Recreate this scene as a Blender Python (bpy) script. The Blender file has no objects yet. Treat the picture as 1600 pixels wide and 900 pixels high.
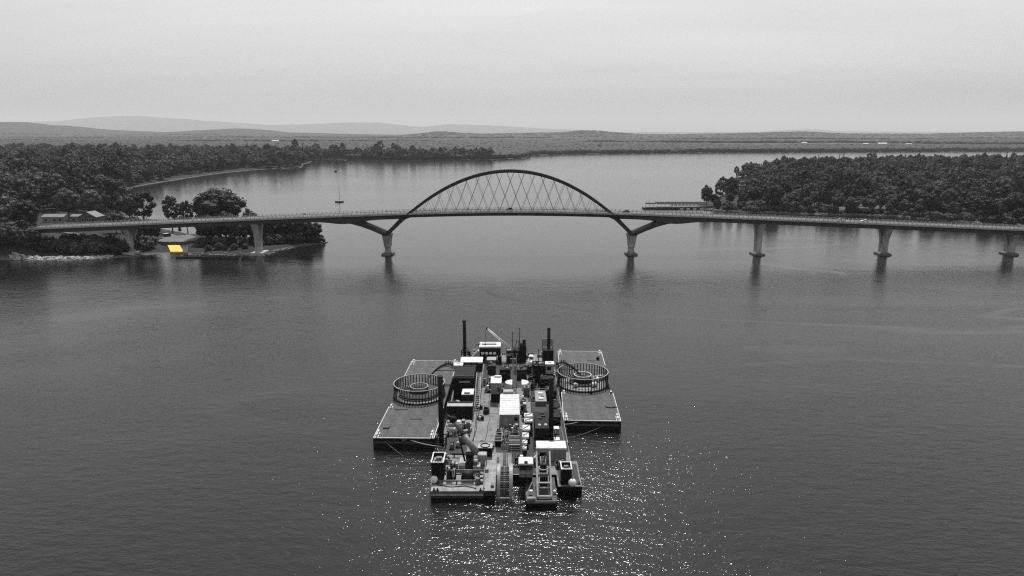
import bpy, math, random
import numpy as np
from mathutils import Vector, Matrix
R = math.radians
scene = bpy.context.scene
COL = scene.collection

# ------------------------------------------------------------------ camera
cam_d = bpy.data.cameras.new('camera')
cam = bpy.data.objects.new('camera', cam_d)
COL.objects.link(cam)
cam.location = (0, 0, 72)
cam.rotation_euler = (R(90) - math.atan(243 / 1100), 0, 0)
cam_d.sensor_width = 36
cam_d.lens = 36 * 1100 / 1600
cam_d.clip_start = 1
cam_d.clip_end = 90000
scene.camera = cam

# ------------------------------------------------------------------ sky and sun
SUN_EL, SUN_AZ = R(60), R(2)          # azimuth to the right of the viewing direction
world = bpy.data.worlds.new('World')
scene.world = world
world.use_nodes = True
wn, wl = world.node_tree.nodes, world.node_tree.links
wn.clear()
w_out = wn.new('ShaderNodeOutputWorld')
w_bg = wn.new('ShaderNodeBackground')
w_sky = wn.new('ShaderNodeTexSky')
w_sky.sky_type = 'NISHITA'
w_sky.sun_disc = False
w_sky.sun_elevation = SUN_EL
w_sky.sun_rotation = SUN_AZ
w_sky.altitude = 100
w_sky.air_density = 1.6
w_sky.dust_density = 6.0
w_sky.ozone_density = 1.0
w_bw = wn.new('ShaderNodeRGBToBW')                 # a black-and-white photograph: grey daylight
wl.new(w_sky.outputs[0], w_bw.inputs[0])
# thin high cloud veil: soft wide streaks
w_tc = wn.new('ShaderNodeTexCoord')
w_sep = wn.new('ShaderNodeSeparateXYZ')
wl.new(w_tc.outputs['Generated'], w_sep.inputs[0])
w_zm = wn.new('ShaderNodeMath'); w_zm.operation = 'MAXIMUM'; w_zm.inputs[1].default_value = 0.0
wl.new(w_sep.outputs[2], w_zm.inputs[0])
w_add = wn.new('ShaderNodeMath'); w_add.operation = 'ADD'; w_add.inputs[1].default_value = 0.12
wl.new(w_zm.outputs[0], w_add.inputs[0])
w_dx = wn.new('ShaderNodeMath'); w_dx.operation = 'DIVIDE'
w_dy = wn.new('ShaderNodeMath'); w_dy.operation = 'DIVIDE'
wl.new(w_sep.outputs[0], w_dx.inputs[0]); wl.new(w_add.outputs[0], w_dx.inputs[1])
wl.new(w_sep.outputs[1], w_dy.inputs[0]); wl.new(w_add.outputs[0], w_dy.inputs[1])
w_cmb = wn.new('ShaderNodeCombineXYZ')
wl.new(w_dx.outputs[0], w_cmb.inputs[0]); wl.new(w_dy.outputs[0], w_cmb.inputs[1])
w_map = wn.new('ShaderNodeMapping'); w_map.inputs['Scale'].default_value = (0.35, 0.8, 1)
w_map.inputs['Rotation'].default_value = (0, 0, R(-12))
wl.new(w_cmb.outputs[0], w_map.inputs[0])
w_noi = wn.new('ShaderNodeTexNoise')
w_noi.inputs['Scale'].default_value = 1.0; w_noi.inputs['Detail'].default_value = 7
w_noi.inputs['Roughness'].default_value = 0.55; w_noi.inputs['Distortion'].default_value = 0.6
wl.new(w_map.outputs[0], w_noi.inputs[0])
w_cr = wn.new('ShaderNodeMapRange')
w_cr.inputs['From Min'].default_value = 0.3; w_cr.inputs['From Max'].default_value = 0.75
w_cr.inputs['To Min'].default_value = 0.92; w_cr.inputs['To Max'].default_value = 1.08
wl.new(w_noi.outputs[0], w_cr.inputs['Value'])
w_gam = wn.new('ShaderNodeMath'); w_gam.operation = 'POWER'; w_gam.inputs[1].default_value = 0.4
wl.new(w_bw.outputs[0], w_gam.inputs[0])            # veil of cloud evens the clear-sky gradient out
w_mul = wn.new('ShaderNodeMath'); w_mul.operation = 'MULTIPLY'
wl.new(w_gam.outputs[0], w_mul.inputs[0]); wl.new(w_cr.outputs[0], w_mul.inputs[1])
w_gain = wn.new('ShaderNodeMath'); w_gain.operation = 'MULTIPLY'; w_gain.inputs[1].default_value = 3.2
wl.new(w_mul.outputs[0], w_gain.inputs[0])
wl.new(w_gain.outputs[0], w_bg.inputs['Color'])
w_bg.inputs['Strength'].default_value = 0.12
wl.new(w_bg.outputs[0], w_out.inputs[0])

sun_d = bpy.data.lights.new('sun', 'SUN')
sun = bpy.data.objects.new('sun', sun_d)
COL.objects.link(sun)
sun_d.energy = 4.8
sun_d.angle = R(0.8)
sun_d.color = (1, 1, 1)
SUN_DIR = Vector((math.sin(SUN_AZ) * math.cos(SUN_EL), math.cos(SUN_AZ) * math.cos(SUN_EL), math.sin(SUN_EL)))
sun.rotation_euler = SUN_DIR.to_track_quat('Z', 'Y').to_euler()
sun.location = (200, 300, 900)

vs = scene.view_settings
vs.view_transform = 'Standard'
vs.look = 'None'
vs.gamma = 1
vs.exposure = 0.08
vs.use_curve_mapping = False
scene.render.engine = 'CYCLES'
scene.cycles.use_denoising = False
scene.cycles.adaptive_threshold = 0.003
scene.cycles.filter_width = 1.2
scene.cycles.max_bounces = 5
scene.cycles.diffuse_bounces = 2
scene.cycles.glossy_bounces = 3
scene.cycles.volume_bounces = 0
scene.cycles.sample_clamp_indirect = 4

# ------------------------------------------------------------------ materials
MATS = {}
def mat(name, g, rough=0.6, metal=0.0, var=0.25, scale=1.0, spec=0.4, color=None, bump=0.0, streak=1.0, fine=0.0):
    """grey procedural paint / steel / stone: base value g, worn by two scales of noise"""
    if name in MATS:
        return MATS[name]
    m = bpy.data.materials.new(name)
    m.use_nodes = True
    n, l = m.node_tree.nodes, m.node_tree.links
    b = n['Principled BSDF']
    b.inputs['Roughness'].default_value = rough
    b.inputs['Metallic'].default_value = metal
    b.inputs['Specular IOR Level'].default_value = spec
    tc = n.new('ShaderNodeTexCoord')
    mp = n.new('ShaderNodeMapping'); mp.inputs['Scale'].default_value = (1, 1, streak)
    l.new(tc.outputs['Object'], mp.inputs[0])
    n1 = n.new('ShaderNodeTexNoise'); n1.inputs['Scale'].default_value = scale
    n1.inputs['Detail'].default_value = 6; n1.inputs['Roughness'].default_value = 0.65
    l.new(mp.outputs[0], n1.inputs[0])
    r = n.new('ShaderNodeValToRGB')
    g *= 0.75
    c = color or (g, g, g)
    lo = tuple(v * (1 - var) for v in c) + (1,)
    hi = tuple(min(0.9, v * (1 + var)) for v in c) + (1,)
    r.color_ramp.elements[0].position = 0.3; r.color_ramp.elements[0].color = lo
    r.color_ramp.elements[1].position = 0.72; r.color_ramp.elements[1].color = hi
    l.new(n1.outputs[0], r.inputs[0])
    l.new(r.outputs[0], b.inputs['Base Color'])
    if bump:
        bp = n.new('ShaderNodeBump'); bp.inputs['Strength'].default_value = 0.6
        bp.inputs['Distance'].default_value = bump
        l.new(n1.outputs[0], bp.inputs['Height']); l.new(bp.outputs[0], b.inputs['Normal'])
    MATS[name] = m
    return m

mat('hull_black', 0.011, 0.6, var=0.6, scale=0.5, streak=0.25, spec=0.15)
mat('hull_band', 0.07, 0.6, var=0.45, scale=0.4, streak=3)
mat('deck_steel', 0.175, 0.7, var=0.55, scale=0.5)
mat('deck_pale', 0.27, 0.7, var=0.5, scale=0.6)
mat('deck_cable', 0.06, 0.75, var=0.65, scale=0.55)
mat('white_line', 0.62, 0.6, var=0.25, scale=1.5)
mat('black_steel', 0.009, 0.65, var=0.6, scale=1.0, spec=0.12)
mat('dark_steel', 0.026, 0.6, var=0.5, scale=1.0, spec=0.2)
mat('mid_steel', 0.12, 0.5, var=0.4, scale=1.2)
mat('pale_steel', 0.34, 0.45, var=0.3, scale=1.0)
mat('grey_paint', 0.22, 0.5, var=0.15, scale=0.8)
mat('white_paint', 0.72, 0.5, var=0.16, scale=0.9, streak=0.4)
mat('white_roof', 0.66, 0.55, var=0.34, scale=1.1)
mat('glass', 0.012, 0.08, var=0.2, scale=1, spec=0.6)
mat('rope', 0.33, 0.9, var=0.2, scale=3)
mat('rope_dark', 0.03, 0.9, var=0.2, scale=3)
mat('rubber', 0.012, 0.8, var=0.3, scale=2)
mat('rust', 0.055, 0.8, var=0.5, scale=1.2)
mat('cable_black', 0.016, 0.5, var=0.4, scale=2)
mat('timber', 0.12, 0.8, var=0.35, scale=1.0)
mat('bridge_steel', 0.03, 0.6, spec=0.2, var=0.25, scale=0.12)
mat('bridge_girder', 0.055, 0.7, spec=0.2, var=0.25, scale=0.15)
mat('bridge_concrete', 0.42, 0.85, var=0.3, scale=0.35, streak=0.25)
mat('pier_concrete', 0.40, 0.85, var=0.5, scale=0.4, streak=0.2)
mat('asphalt', 0.06, 0.85, var=0.2, scale=0.3)
mat('rail_steel', 0.42, 0.5, var=0.2, scale=0.5)
mat('stone_pale', 0.42, 0.9, var=0.4, scale=0.5)
mat('stone', 0.13, 0.9, var=0.4, scale=0.4)
mat('brick', 0.10, 0.9, var=0.25, scale=0.6)
mat('roof_pale', 0.20, 0.8, var=0.2, scale=0.6)
mat('wall_white', 0.6, 0.7, var=0.15, scale=0.6)
mat('bark', 0.05, 0.95, var=0.4, scale=1.5, streak=0.3)
mat('sand_yellow', 0, 0.85, var=0.2, scale=0.45, color=(0.60, 0.43, 0.08))
mat('shingle_roof', 0.05, 0.95, var=0.4, scale=0.5, spec=0.05)
mat('sand', 0.15, 0.95, var=0.35, scale=0.12)

def leaf_mat(name, g, var, lv=0.22):
    m = bpy.data.materials.new(name); m.use_nodes = True
    n, l = m.node_tree.nodes, m.node_tree.links
    b = n['Principled BSDF']; b.inputs['Roughness'].default_value = 0.7
    b.inputs['Specular IOR Level'].default_value = 0.15
    oi = n.new('ShaderNodeObjectInfo')
    geo = n.new('ShaderNodeNewGeometry')
    tc = n.new('ShaderNodeTexCoord')
    no = n.new('ShaderNodeTexNoise'); no.inputs['Scale'].default_value = 3.0; no.inputs['Detail'].default_value = 3
    l.new(tc.outputs['Object'], no.inputs[0])
    def mr(src, a, c):
        x = n.new('ShaderNodeMapRange'); x.inputs['To Min'].default_value = a; x.inputs['To Max'].default_value = c
        l.new(src, x.inputs['Value']); return x.outputs[0]
    v1 = mr(oi.outputs['Random'], 1 - var, 1 + var)       # each tree its own green
    v2 = mr(geo.outputs['Random Per Island'], 1-lv, 1+lv)  # each leaf spray too
    mu = n.new('ShaderNodeMath'); mu.operation = 'MULTIPLY'; l.new(v1, mu.inputs[0]); l.new(v2, mu.inputs[1])
    mu2 = n.new('ShaderNodeMath'); mu2.operation = 'MULTIPLY'; mu2.inputs[1].default_value = g
    l.new(mu.outputs[0], mu2.inputs[0])
    l.new(mu2.outputs[0], b.inputs['Base Color'])
    MATS[name] = m
    return m
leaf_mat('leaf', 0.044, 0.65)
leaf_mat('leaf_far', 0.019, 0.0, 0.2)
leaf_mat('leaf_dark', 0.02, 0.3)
leaf_mat('leaf_conifer', 0.02, 0.3)

# ------------------------------------------------------------------ mesh helpers
class MB:
    """collects shapes, then links them as one mesh object"""
    def __init__(s):
        s.v, s.f, s.sm = [], [], []
    def _add(s, vs, fs, smooth=False):
        o = len(s.v)
        s.v += [tuple(p) for p in vs]
        s.f += [tuple(i + o for i in f) for f in fs]
        s.sm += [smooth] * len(fs)
        return s
    def box(s, x0, x1, y0, y1, z0, z1):
        return s._add([(x0,y0,z0),(x1,y0,z0),(x1,y1,z0),(x0,y1,z0),(x0,y0,z1),(x1,y0,z1),(x1,y1,z1),(x0,y1,z1)],
                      [(0,3,2,1),(4,5,6,7),(0,1,5,4),(1,2,6,5),(2,3,7,6),(3,0,4,7)])
    def rbox(s, x0, x1, y0, y1, z0, z1, c=0.08):
        """box with chamfered vertical edges and top"""
        def loop(i, z):
            return [(x0+i,y0,z),(x1-i,y0,z),(x1,y0+i,z),(x1,y1-i,z),(x1-i,y1,z),(x0+i,y1,z),(x0,y1-i,z),(x0,y0+i,z)]
        def inner(i, z):
            a = i
            return [(x0+2*a,y0+a,z),(x1-2*a,y0+a,z),(x1-a,y0+2*a,z),(x1-a,y1-2*a,z),(x1-2*a,y1-a,z),(x0+2*a,y1-a,z),(x0+a,y1-2*a,z),(x0+a,y0+2*a,z)]
        vs = loop(c, z0) + loop(c, z1-c) + inner(c, z1)
        fs = [tuple(range(7,-1,-1)), tuple(range(16,24))]
        for k in range(8):
            j = (k+1) % 8
            fs += [(k,j,8+j,8+k),(8+k,8+j,16+j,16+k)]
        return s._add(vs, fs)
    def cyl(s, p0, p1, r0, r1=None, n=8, smooth=True, cap=True):
        r1 = r0 if r1 is None else r1
        p0, p1 = Vector(p0), Vector(p1)
        d = (p1 - p0)
        if d.length < 1e-6: return s
        d.normalize()
        a = d.orthogonal().normalized(); b = d.cross(a)
        vs = []
        for p, r in ((p0, r0), (p1, r1)):
            for k in range(n):
                t = 2*math.pi*k/n
                vs.append(p + a*(r*math.cos(t)) + b*(r*math.sin(t)))
        fs = [(k,(k+1)%n,n+(k+1)%n,n+k) for k in range(n)]
        s._add(vs, fs, smooth and n > 4)
        if cap:
            o = len(s.v) - 2*n
            s.f += [tuple(o+k for k in range(n-1,-1,-1)), tuple(o+n+k for k in range(n))]
            s.sm += [False, False]
        return s
    def tube(s, pts, r, n=6):
        for a, b in zip(pts[:-1], pts[1:]):
            s.cyl(a, b, r, r, n)
        return s
    def bar(s, p0, p1, w, h=None):
        """rectangular bar between two points, h measured upward"""
        h = w if h is None else h
        p0, p1 = Vector(p0), Vector(p1)
        d = (p1 - p0).normalized()
        up = Vector((0,0,1)) if abs(d.z) < 0.95 else Vector((0,1,0))
        a = d.cross(up).normalized(); b = a.cross(d).normalized()
        vs = []
        for p in (p0, p1):
            vs += [p - a*w/2 - b*h/2, p + a*w/2 - b*h/2, p + a*w/2 + b*h/2, p - a*w/2 + b*h/2]
        return s._add(vs, [(0,1,2,3),(7,6,5,4),(0,4,5,1),(1,5,6,2),(2,6,7,3),(3,7,4,0)])
    def ring(s, c, r, t, n=40, axis='z', h=None):
        """hoop of square section, or a band when h is given"""
        h = t if h is None else h
        vs, fs = [], []
        for k in range(n):
            a = 2*math.pi*k/n
            for rr, zz in ((r-t/2,-h/2),(r+t/2,-h/2),(r+t/2,h/2),(r-t/2,h/2)):
                x, y, z = rr*math.cos(a), rr*math.sin(a), zz
                if axis == 'x': x, y, z = z, x, y
                if axis == 'y': x, y, z = x, z, y
                vs.append((c[0]+x, c[1]+y, c[2]+z))
        for k in range(n):
            j = (k+1) % n
            for q in range(4):
                w = (q+1) % 4
                fs.append((k*4+q, j*4+q, j*4+w, k*4+w))
        return s._add(vs, fs)
    def sphere(s, c, rx, ry=None, rz=None, u=16, v=10):
        ry = rx if ry is None else ry; rz = rx if rz is None else rz
        vs = [(c[0],c[1],c[2]-rz)]
        for i in range(1, v):
            p = -math.pi/2 + math.pi*i/v
            for k in range(u):
                t = 2*math.pi*k/u
                vs.append((c[0]+rx*math.cos(p)*math.cos(t), c[1]+ry*math.cos(p)*math.sin(t), c[2]+rz*math.sin(p)))
        vs.append((c[0],c[1],c[2]+rz))
        fs = [(0, 1+(k+1)%u, 1+k) for k in range(u)]
        for i in range(v-2):
            a = 1+i*u; b = a+u
            fs += [(a+k, a+(k+1)%u, b+(k+1)%u, b+k) for k in range(u)]
        e = len(vs)-1; a = 1+(v-2)*u
        fs += [(a+k, a+(k+1)%u, e) for k in range(u)]
        return s._add(vs, fs, True)
    def prism(s, poly, y0, y1, plane='xz'):
        """polygon (list of 2-tuples) extruded"""
        n = len(poly)
        def P(q, e):
            return (q[0], e, q[1]) if plane == 'xz' else ((e, q[0], q[1]) if plane == 'yz' else (q[0], q[1], e))
        vs = [P(q, y0) for q in poly] + [P(q, y1) for q in poly]
        fs = [tuple(range(n)), tuple(range(2*n-1, n-1, -1))]
        fs += [(k, n+k, n+(k+1)%n, (k+1)%n) for k in range(n)]
        return s._add(vs, fs)
    def ribbon(s, prof_a, prof_b):
        """quads between two polylines of equal length"""
        n = len(prof_a)
        return s._add(list(prof_a)+list(prof_b), [(k,k+1,n+k+1,n+k) for k in range(n-1)])
    def mesh(s, name, material):
        me = bpy.data.meshes.new(name)
        me.from_pydata(s.v, [], s.f)
        if any(s.sm):
            me.polygons.foreach_set('use_smooth', s.sm)
        me.materials.append(MATS[material])
        me.update()
        return me
    def build(s, name, material, parent=None):
        return link(name, s.mesh(name, material), parent)

def fix_normals(me):
    import bmesh
    b = bmesh.new(); b.from_mesh(me)
    bmesh.ops.recalc_face_normals(b, faces=b.faces)
    b.to_mesh(me); b.free()

def link(name, data, parent=None, loc=None, rot=None):
    o = bpy.data.objects.new(name, data)
    COL.objects.link(o)
    if parent is not None: o.parent = parent
    if loc is not None: o.location = loc
    if rot is not None: o.rotation_euler = rot
    return o

def tag(o, label=None, cat=None, group=None, kind=None):
    if label: o['label'] = label
    if cat: o['category'] = cat
    if group: o['group'] = group
    if kind: o['kind'] = kind
    return o

def thing(name, label, cat, loc=(0,0,0), rz=0, group=None):
    e = bpy.data.objects.new(name, None)
    COL.objects.link(e)
    e.location = loc; e.rotation_euler = (0, 0, rz)
    e.empty_display_size = 0.5
    return tag(e, label, cat, group)

def box1(name, m, parent, *a):
    return MB().box(*a).build(name, m, parent)

# ------------------------------------------------------------------ land shapes (metres; the camera stands at 0,0 and looks along +Y)
rng = np.random.default_rng(7)
random.seed(7)

SHORE_LEFT = [(-1500,405),(-700,392),(-420,402),(-325,408),(-298,403),(-271,398),(-247,400),(-231,409),(-220,418),(-212,425),(-203,426),
    (-193,417),(-178,419),(-160,415),(-146,417),(-146,432),(-137,452),(-123,466),(-132,473),(-179,488),(-232,506),(-266,534),(-292,557),
    (-333,609),(-401,719),(-500,880),(-513,973),(-527,1171),(-527,1303),(-508,1416),(-440,1494),(-481,1645),(-508,1830),(-429,1916),
    (-268,1872),(-35,1962),(41,2061),(57,2291),(220,2464),(702,2621),(2013,2819),(3600,2950),(30000,6000),(60000,60000),(-60000,60000),(-60000,2000),(-3000,405)]
SHORE_RIGHT = [(180,688),(182,670),(212,648),(250,638),(303,628),(338,618),(352,595),(374,569),(399,545),(428,520),(520,470),(760,430),(1600,430),
    (2400,1500),(1700,1640),(1301,1612),(835,1551),(670,1494),(484,1346),(371,1171),(345,1130),(374,1063),(373,1022),(320,973),(290,917),(222,783),(191,726)]

def sdist(px, py, poly):
    """signed distance to a polygon, positive inside"""
    P = np.array(poly, float); Q = np.roll(P, -1, 0)
    best = np.full(px.shape, 1e18); inside = np.zeros(px.shape, bool)
    for (ax, ay), (bx, by) in zip(P, Q):
        ex, ey = bx-ax, by-ay
        t = np.clip(((px-ax)*ex + (py-ay)*ey) / (ex*ex+ey*ey), 0, 1)
        dx, dy = px-ax-t*ex, py-ay-t*ey
        best = np.minimum(best, dx*dx+dy*dy)
        cond = ((ay > py) != (by > py))
        with np.errstate(divide='ignore', invalid='ignore'):
            xi = (bx-ax)*(py-ay)/(by-ay if by != ay else 1e-9)+ax
        inside ^= cond & (px < xi)
    return np.where(inside, 1, -1)*np.sqrt(best)

_T = rng.random((64, 64))
def vnoise(x, y, s):
    x = np.asarray(x, float)/s; y = np.asarray(y, float)/s
    xi = np.floor(x).astype(int); yi = np.floor(y).astype(int)
    fx = x-xi; fy = y-yi
    fx = fx*fx*(3-2*fx); fy = fy*fy*(3-2*fy)
    g = lambda a, b: _T[a % 64, b % 64]
    return (g(xi,yi)*(1-fx)+g(xi+1,yi)*fx)*(1-fy)+(g(xi,yi+1)*(1-fx)+g(xi+1,yi+1)*fx)*fy
def fnoise(x, y, s):
    return 0.55*vnoise(x,y,s)+0.3*vnoise(x+31*s,y-17*s,s*0.47)+0.15*vnoise(x-9*s,y+5*s,s*0.21)

def deck_z(x):
    """road surface of the bridge: a crest over the main span"""
    return 26.3-0.043*(math.sqrt(x*x+3600)-60)

RIDGE_NEAR = (11000, 1500, [(-9738,205),(-7786,234),(-7446,234),(-7211,180),(-6918,180),(-6341,122),(-5661,92),(-5175,74),(-4782,103),(-4194,131),(-3756,112),(-3515,74),(-2930,62),(-2344,50),(-1564,24)])
RIDGE_MID = (9000, 900, [(-1280,30),(-1119,45),(-879,74),(-640,50),(-320,41),(160,49),(639,58),(839,82),(1038,82),(1279,58),(1599,35),(1839,33),(2399,41),(3596,66),(4238,43),(5197,41),(6393,66),(7989,74)])
RIDGE_FAR = (36000, 3200, [(-17696,366),(-13088,437),(-11834,560),(-10768,612),(-10068,560),(-8841,455),(-7084,310),(-5842,345),(-4777,400),(-3892,400),(-3188,310),(-2658,255),(-1770,345),(-354,290),(886,200),(2840,95),(7100,95),(8689,182),(9406,112),(14200,95),(17744,128)])

def land_height(X, Y):
    X = np.asarray(X, float); Y = np.asarray(Y, float)
    dl = sdist(X, Y, SHORE_LEFT); dr = sdist(X, Y, SHORE_RIGHT)
    # left shore: low and flat on the point, rising inland
    inland = np.clip((-225-X)/70, 0, 1)*np.clip((900-Y)/300, 0, 1)
    hl = np.where(dl > 0, 1.5*(1-np.exp(-np.maximum(dl,0)/5))+np.clip(dl/40,0,1)*(1.2+5.0*inland)+np.clip(dl/400,0,1)*9*fnoise(X,Y,260), dl*0.25)
    # embankment that carries the road up to the left end of the bridge
    zr = 26.3-0.043*(np.sqrt(X*X+3600)-60)-1.2
    emb = np.clip(1-(np.abs(Y-421)-10)/26, 0, 1)*np.clip((-276-X)/16, 0, 1)*np.clip(dl/14, 0, 1)
    hl = np.where(dl > 0, np.maximum(hl, emb*zr), hl)
    hr = np.where(dr > 0, 1.2*(1-np.exp(-np.maximum(dr,0)/6))+np.clip(dr/60,0,1)*3.0+np.clip(dr/300,0,1)*7*fnoise(X,Y,200), dr*0.25)
    embr = np.clip(1-(np.abs(Y-421)-10)/26, 0, 1)*np.clip((X-330)/20, 0, 1)*np.clip(dr/14, 0, 1)
    hr = np.where(dr > 0, np.maximum(hr, embr*13), hr)
    h = np.maximum(hl, hr)
    # level strip cut for the boat ramp
    rampx = -218.2+(449-Y)*.515
    h = np.where((np.abs(X-rampx) < 10) & (Y > 416) & (Y < 456), np.minimum(h, .1+(Y-424)*.035), h)
    far = np.clip((Y-2600)/2500, 0, 1)
    h = h+np.where(dl > 0, far*(26*fnoise(X,Y,1700)-4)*np.clip(dl/600,0,1), 0)
    for yc, w, prof in (RIDGE_NEAR, RIDGE_MID, RIDGE_FAR):
        k = 36/21 if yc == 36000 else 1.0
        px = [p[0]*k for p in prof]; pz = [72+(p[1]-72)*k*(.88 if yc == 36000 else 1.0) for p in prof]
        sc = Y/yc                                      # ridge lines run across the view
        z = np.interp(X, px, pz)
        if yc == 11000: z = np.where(X > -1564, 0, z)
        if yc == 9000: z = np.where(X < -1280, 0, z)
        z = z*(1+.16*(fnoise(X,X*0+yc,w*.55)-.5))
        g = np.exp(-((Y-yc-300*(fnoise(X,Y*0,900)-0.5))/w)**2)
        h = np.where(dl > 0, np.maximum(h, z*g), h)
    return h, dl, dr

# fields: 1 on open farmland, 0 in woods
def open_land(X, Y):
    f = .6*vnoise(X*0.35+400, Y, 900)+.4*vnoise(X*.5, Y+700, 420)
    o = np.clip((f-0.56)/0.02, 0, 1)*np.clip((Y-2850)/250, 0, 1)*np.clip((7600-Y)/600, 0, 1)
    o = np.maximum(o, np.exp(-(((X+727)/34)**2+((Y-1050)/80)**2)*1.2) > 0.5)      # meadow in the left wood
    o = np.maximum(o, (np.abs(X-(322+(Y-686)*-0.2)) < 26)*(np.abs(Y-672) < 22))    # lawn on the right shore
    return np.clip(o, 0, 1)

NR, NC = 560, 330
rr = 385*(46000/385)**(np.linspace(0, 1, NR))
aa = np.linspace(R(-47), R(47), NC)
A, D = np.meshgrid(aa, rr)
GX, GY = D*np.sin(A), D*np.cos(A)
GY = np.where(D < 700, GY, GY)
GZ, DL, DR = land_height(GX, GY)
near = (GY < 1500) & ((DL > 0) | (DR > 0))
GZ = GZ+np.where(near, (fnoise(GX, GY, 11)-0.5)*0.8*np.clip(np.maximum(DL,DR)/8,0,1), 0)
keep = (GZ > -1.6)
idx = np.arange(NR*NC).reshape(NR, NC)
quads = np.stack([idx[:-1,:-1], idx[:-1,1:], idx[1:,1:], idx[1:,:-1]], -1).reshape(-1, 4)
k4 = keep.ravel()[quads].any(1)
quads = quads[k4]
used, inv = np.unique(quads, return_inverse=True)
gme = bpy.data.meshes.new('ground')
gme.from_pydata(np.stack([GX.ravel()[used], GY.ravel()[used], GZ.ravel()[used]], -1).tolist(), [], inv.reshape(-1, 4).tolist())
gme.polygons.foreach_set('use_smooth', [True]*len(gme.polygons))
oa = gme.attributes.new('open_land', 'FLOAT', 'POINT')
oa.data.foreach_set('value', open_land(GX.ravel()[used], GY.ravel()[used]).astype(np.float32))
sa = gme.attributes.new('shore', 'FLOAT', 'POINT')
sa.data.foreach_set('value', np.maximum(DL, DR).ravel()[used].astype(np.float32))

m = bpy.data.materials.new('ground_cover'); m.use_nodes = True
n, l = m.node_tree.nodes, m.node_tree.links
b = n['Principled BSDF']; b.inputs['Roughness'].default_value = 0.95; b.inputs['Specular IOR Level'].default_value = 0.1
tc = n.new('ShaderNodeTexCoord')
n1 = n.new('ShaderNodeTexNoise'); n1.inputs['Scale'].default_value = 0.09; n1.inputs['Detail'].default_value = 9; n1.inputs['Roughness'].default_value = 0.7
l.new(tc.outputs['Object'], n1.inputs[0])
n2 = n.new('ShaderNodeTexNoise'); n2.inputs['Scale'].default_value = 0.004; n2.inputs['Detail'].default_value = 6
l.new(tc.outputs['Object'], n2.inputs[0])
def ramp(src, p0, v0, p1, v1):
    r = n.new('ShaderNodeMapRange'); r.inputs['From Min'].default_value = p0; r.inputs['From Max'].default_value = p1
    r.inputs['To Min'].default_value = v0; r.inputs['To Max'].default_value = v1
    l.new(src, r.inputs['Value']); return r.outputs[0]
def mathn(op, a, c):
    q = n.new('ShaderNodeMath'); q.operation = op
    for i, v in enumerate((a, c)):
        if isinstance(v, (int, float)): q.inputs[i].default_value = v
        else: l.new(v, q.inputs[i])
    return q.outputs[0]
wood = ramp(n1.outputs[0], 0.3, 0.016, 0.7, 0.042)
field = mathn('MULTIPLY', ramp(n2.outputs[0], 0.35, 0.045, 0.65, 0.1), ramp(n1.outputs[0], 0.3, 0.85, 0.7, 1.15))
sandv = ramp(n1.outputs[0], 0.3, 0.05, 0.7, 0.16)
at = n.new('ShaderNodeAttribute'); at.attribute_name = 'open_land'
at2 = n.new('ShaderNodeAttribute'); at2.attribute_name = 'shore'
def mix(f, a, c):
    q = n.new('ShaderNodeMix'); q.data_type = 'FLOAT'
    l.new(f, q.inputs[0]); l.new(a, q.inputs[2]); l.new(c, q.inputs[3]); return q.outputs[0]
g1 = mix(at.outputs['Fac'], wood, field)
shore_edge = ramp(mathn('ADD', at2.outputs['Fac'], ramp(n1.outputs[0], 0.3, -3.0, 0.7, 3.0)), 1.2, 1.0, 3.2, 0.0)
g2 = mix(shore_edge, g1, sandv)
l.new(g2, b.inputs['Base Color'])
bp = n.new('ShaderNodeBump'); bp.inputs['Distance'].default_value = 1.0; bp.inputs['Strength'].default_value = 0.6
l.new(n1.outputs[0], bp.inputs['Height']); l.new(bp.outputs[0], b.inputs['Normal'])
MATS['ground_cover'] = m
gme.materials.append(m)
ground = link('ground', gme)
tag(ground, 'wooded lake shores, farmland and hills', None, None, 'structure')

# ------------------------------------------------------------------ water
wm = bpy.data.materials.new('lake_water'); wm.use_nodes = True
n, l = wm.node_tree.nodes, wm.node_tree.links
b = n['Principled BSDF']
b.inputs['Base Color'].default_value = (0.007, 0.007, 0.007, 1)
b.inputs['Roughness'].default_value = 0.13
b.inputs['IOR'].default_value = 1.333
tc = n.new('ShaderNodeTexCoord')
def noise(scale, sx, sy, rot, detail=3, rough=0.5, dist=0.0):
    mp = n.new('ShaderNodeMapping'); mp.inputs['Scale'].default_value = (sx, sy, 1); mp.inputs['Rotation'].default_value = (0, 0, R(rot))
    l.new(tc.outputs['Object'], mp.inputs[0])
    x = n.new('ShaderNodeTexNoise'); x.inputs['Scale'].default_value = scale; x.inputs['Detail'].default_value = detail
    x.inputs['Roughness'].default_value = rough; x.inputs['Distortion'].default_value = dist
    l.new(mp.outputs[0], x.inputs[0]); return x.outputs[0]
chop = noise(0.42, 0.5, 1.0, 12, 4, 0.6)          # wind chop, crests across the view
rip = noise(1.7, 0.7, 1.0, -8, 3, 0.6)            # ripples
swell = noise(0.05, 0.5, 1.0, 8, 2, 0.5)
hsum = mathn('ADD', mathn('MULTIPLY', chop, 1.0), mathn('ADD', mathn('MULTIPLY', rip, 0.34), mathn('MULTIPLY', swell, 1.2)))
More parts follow.
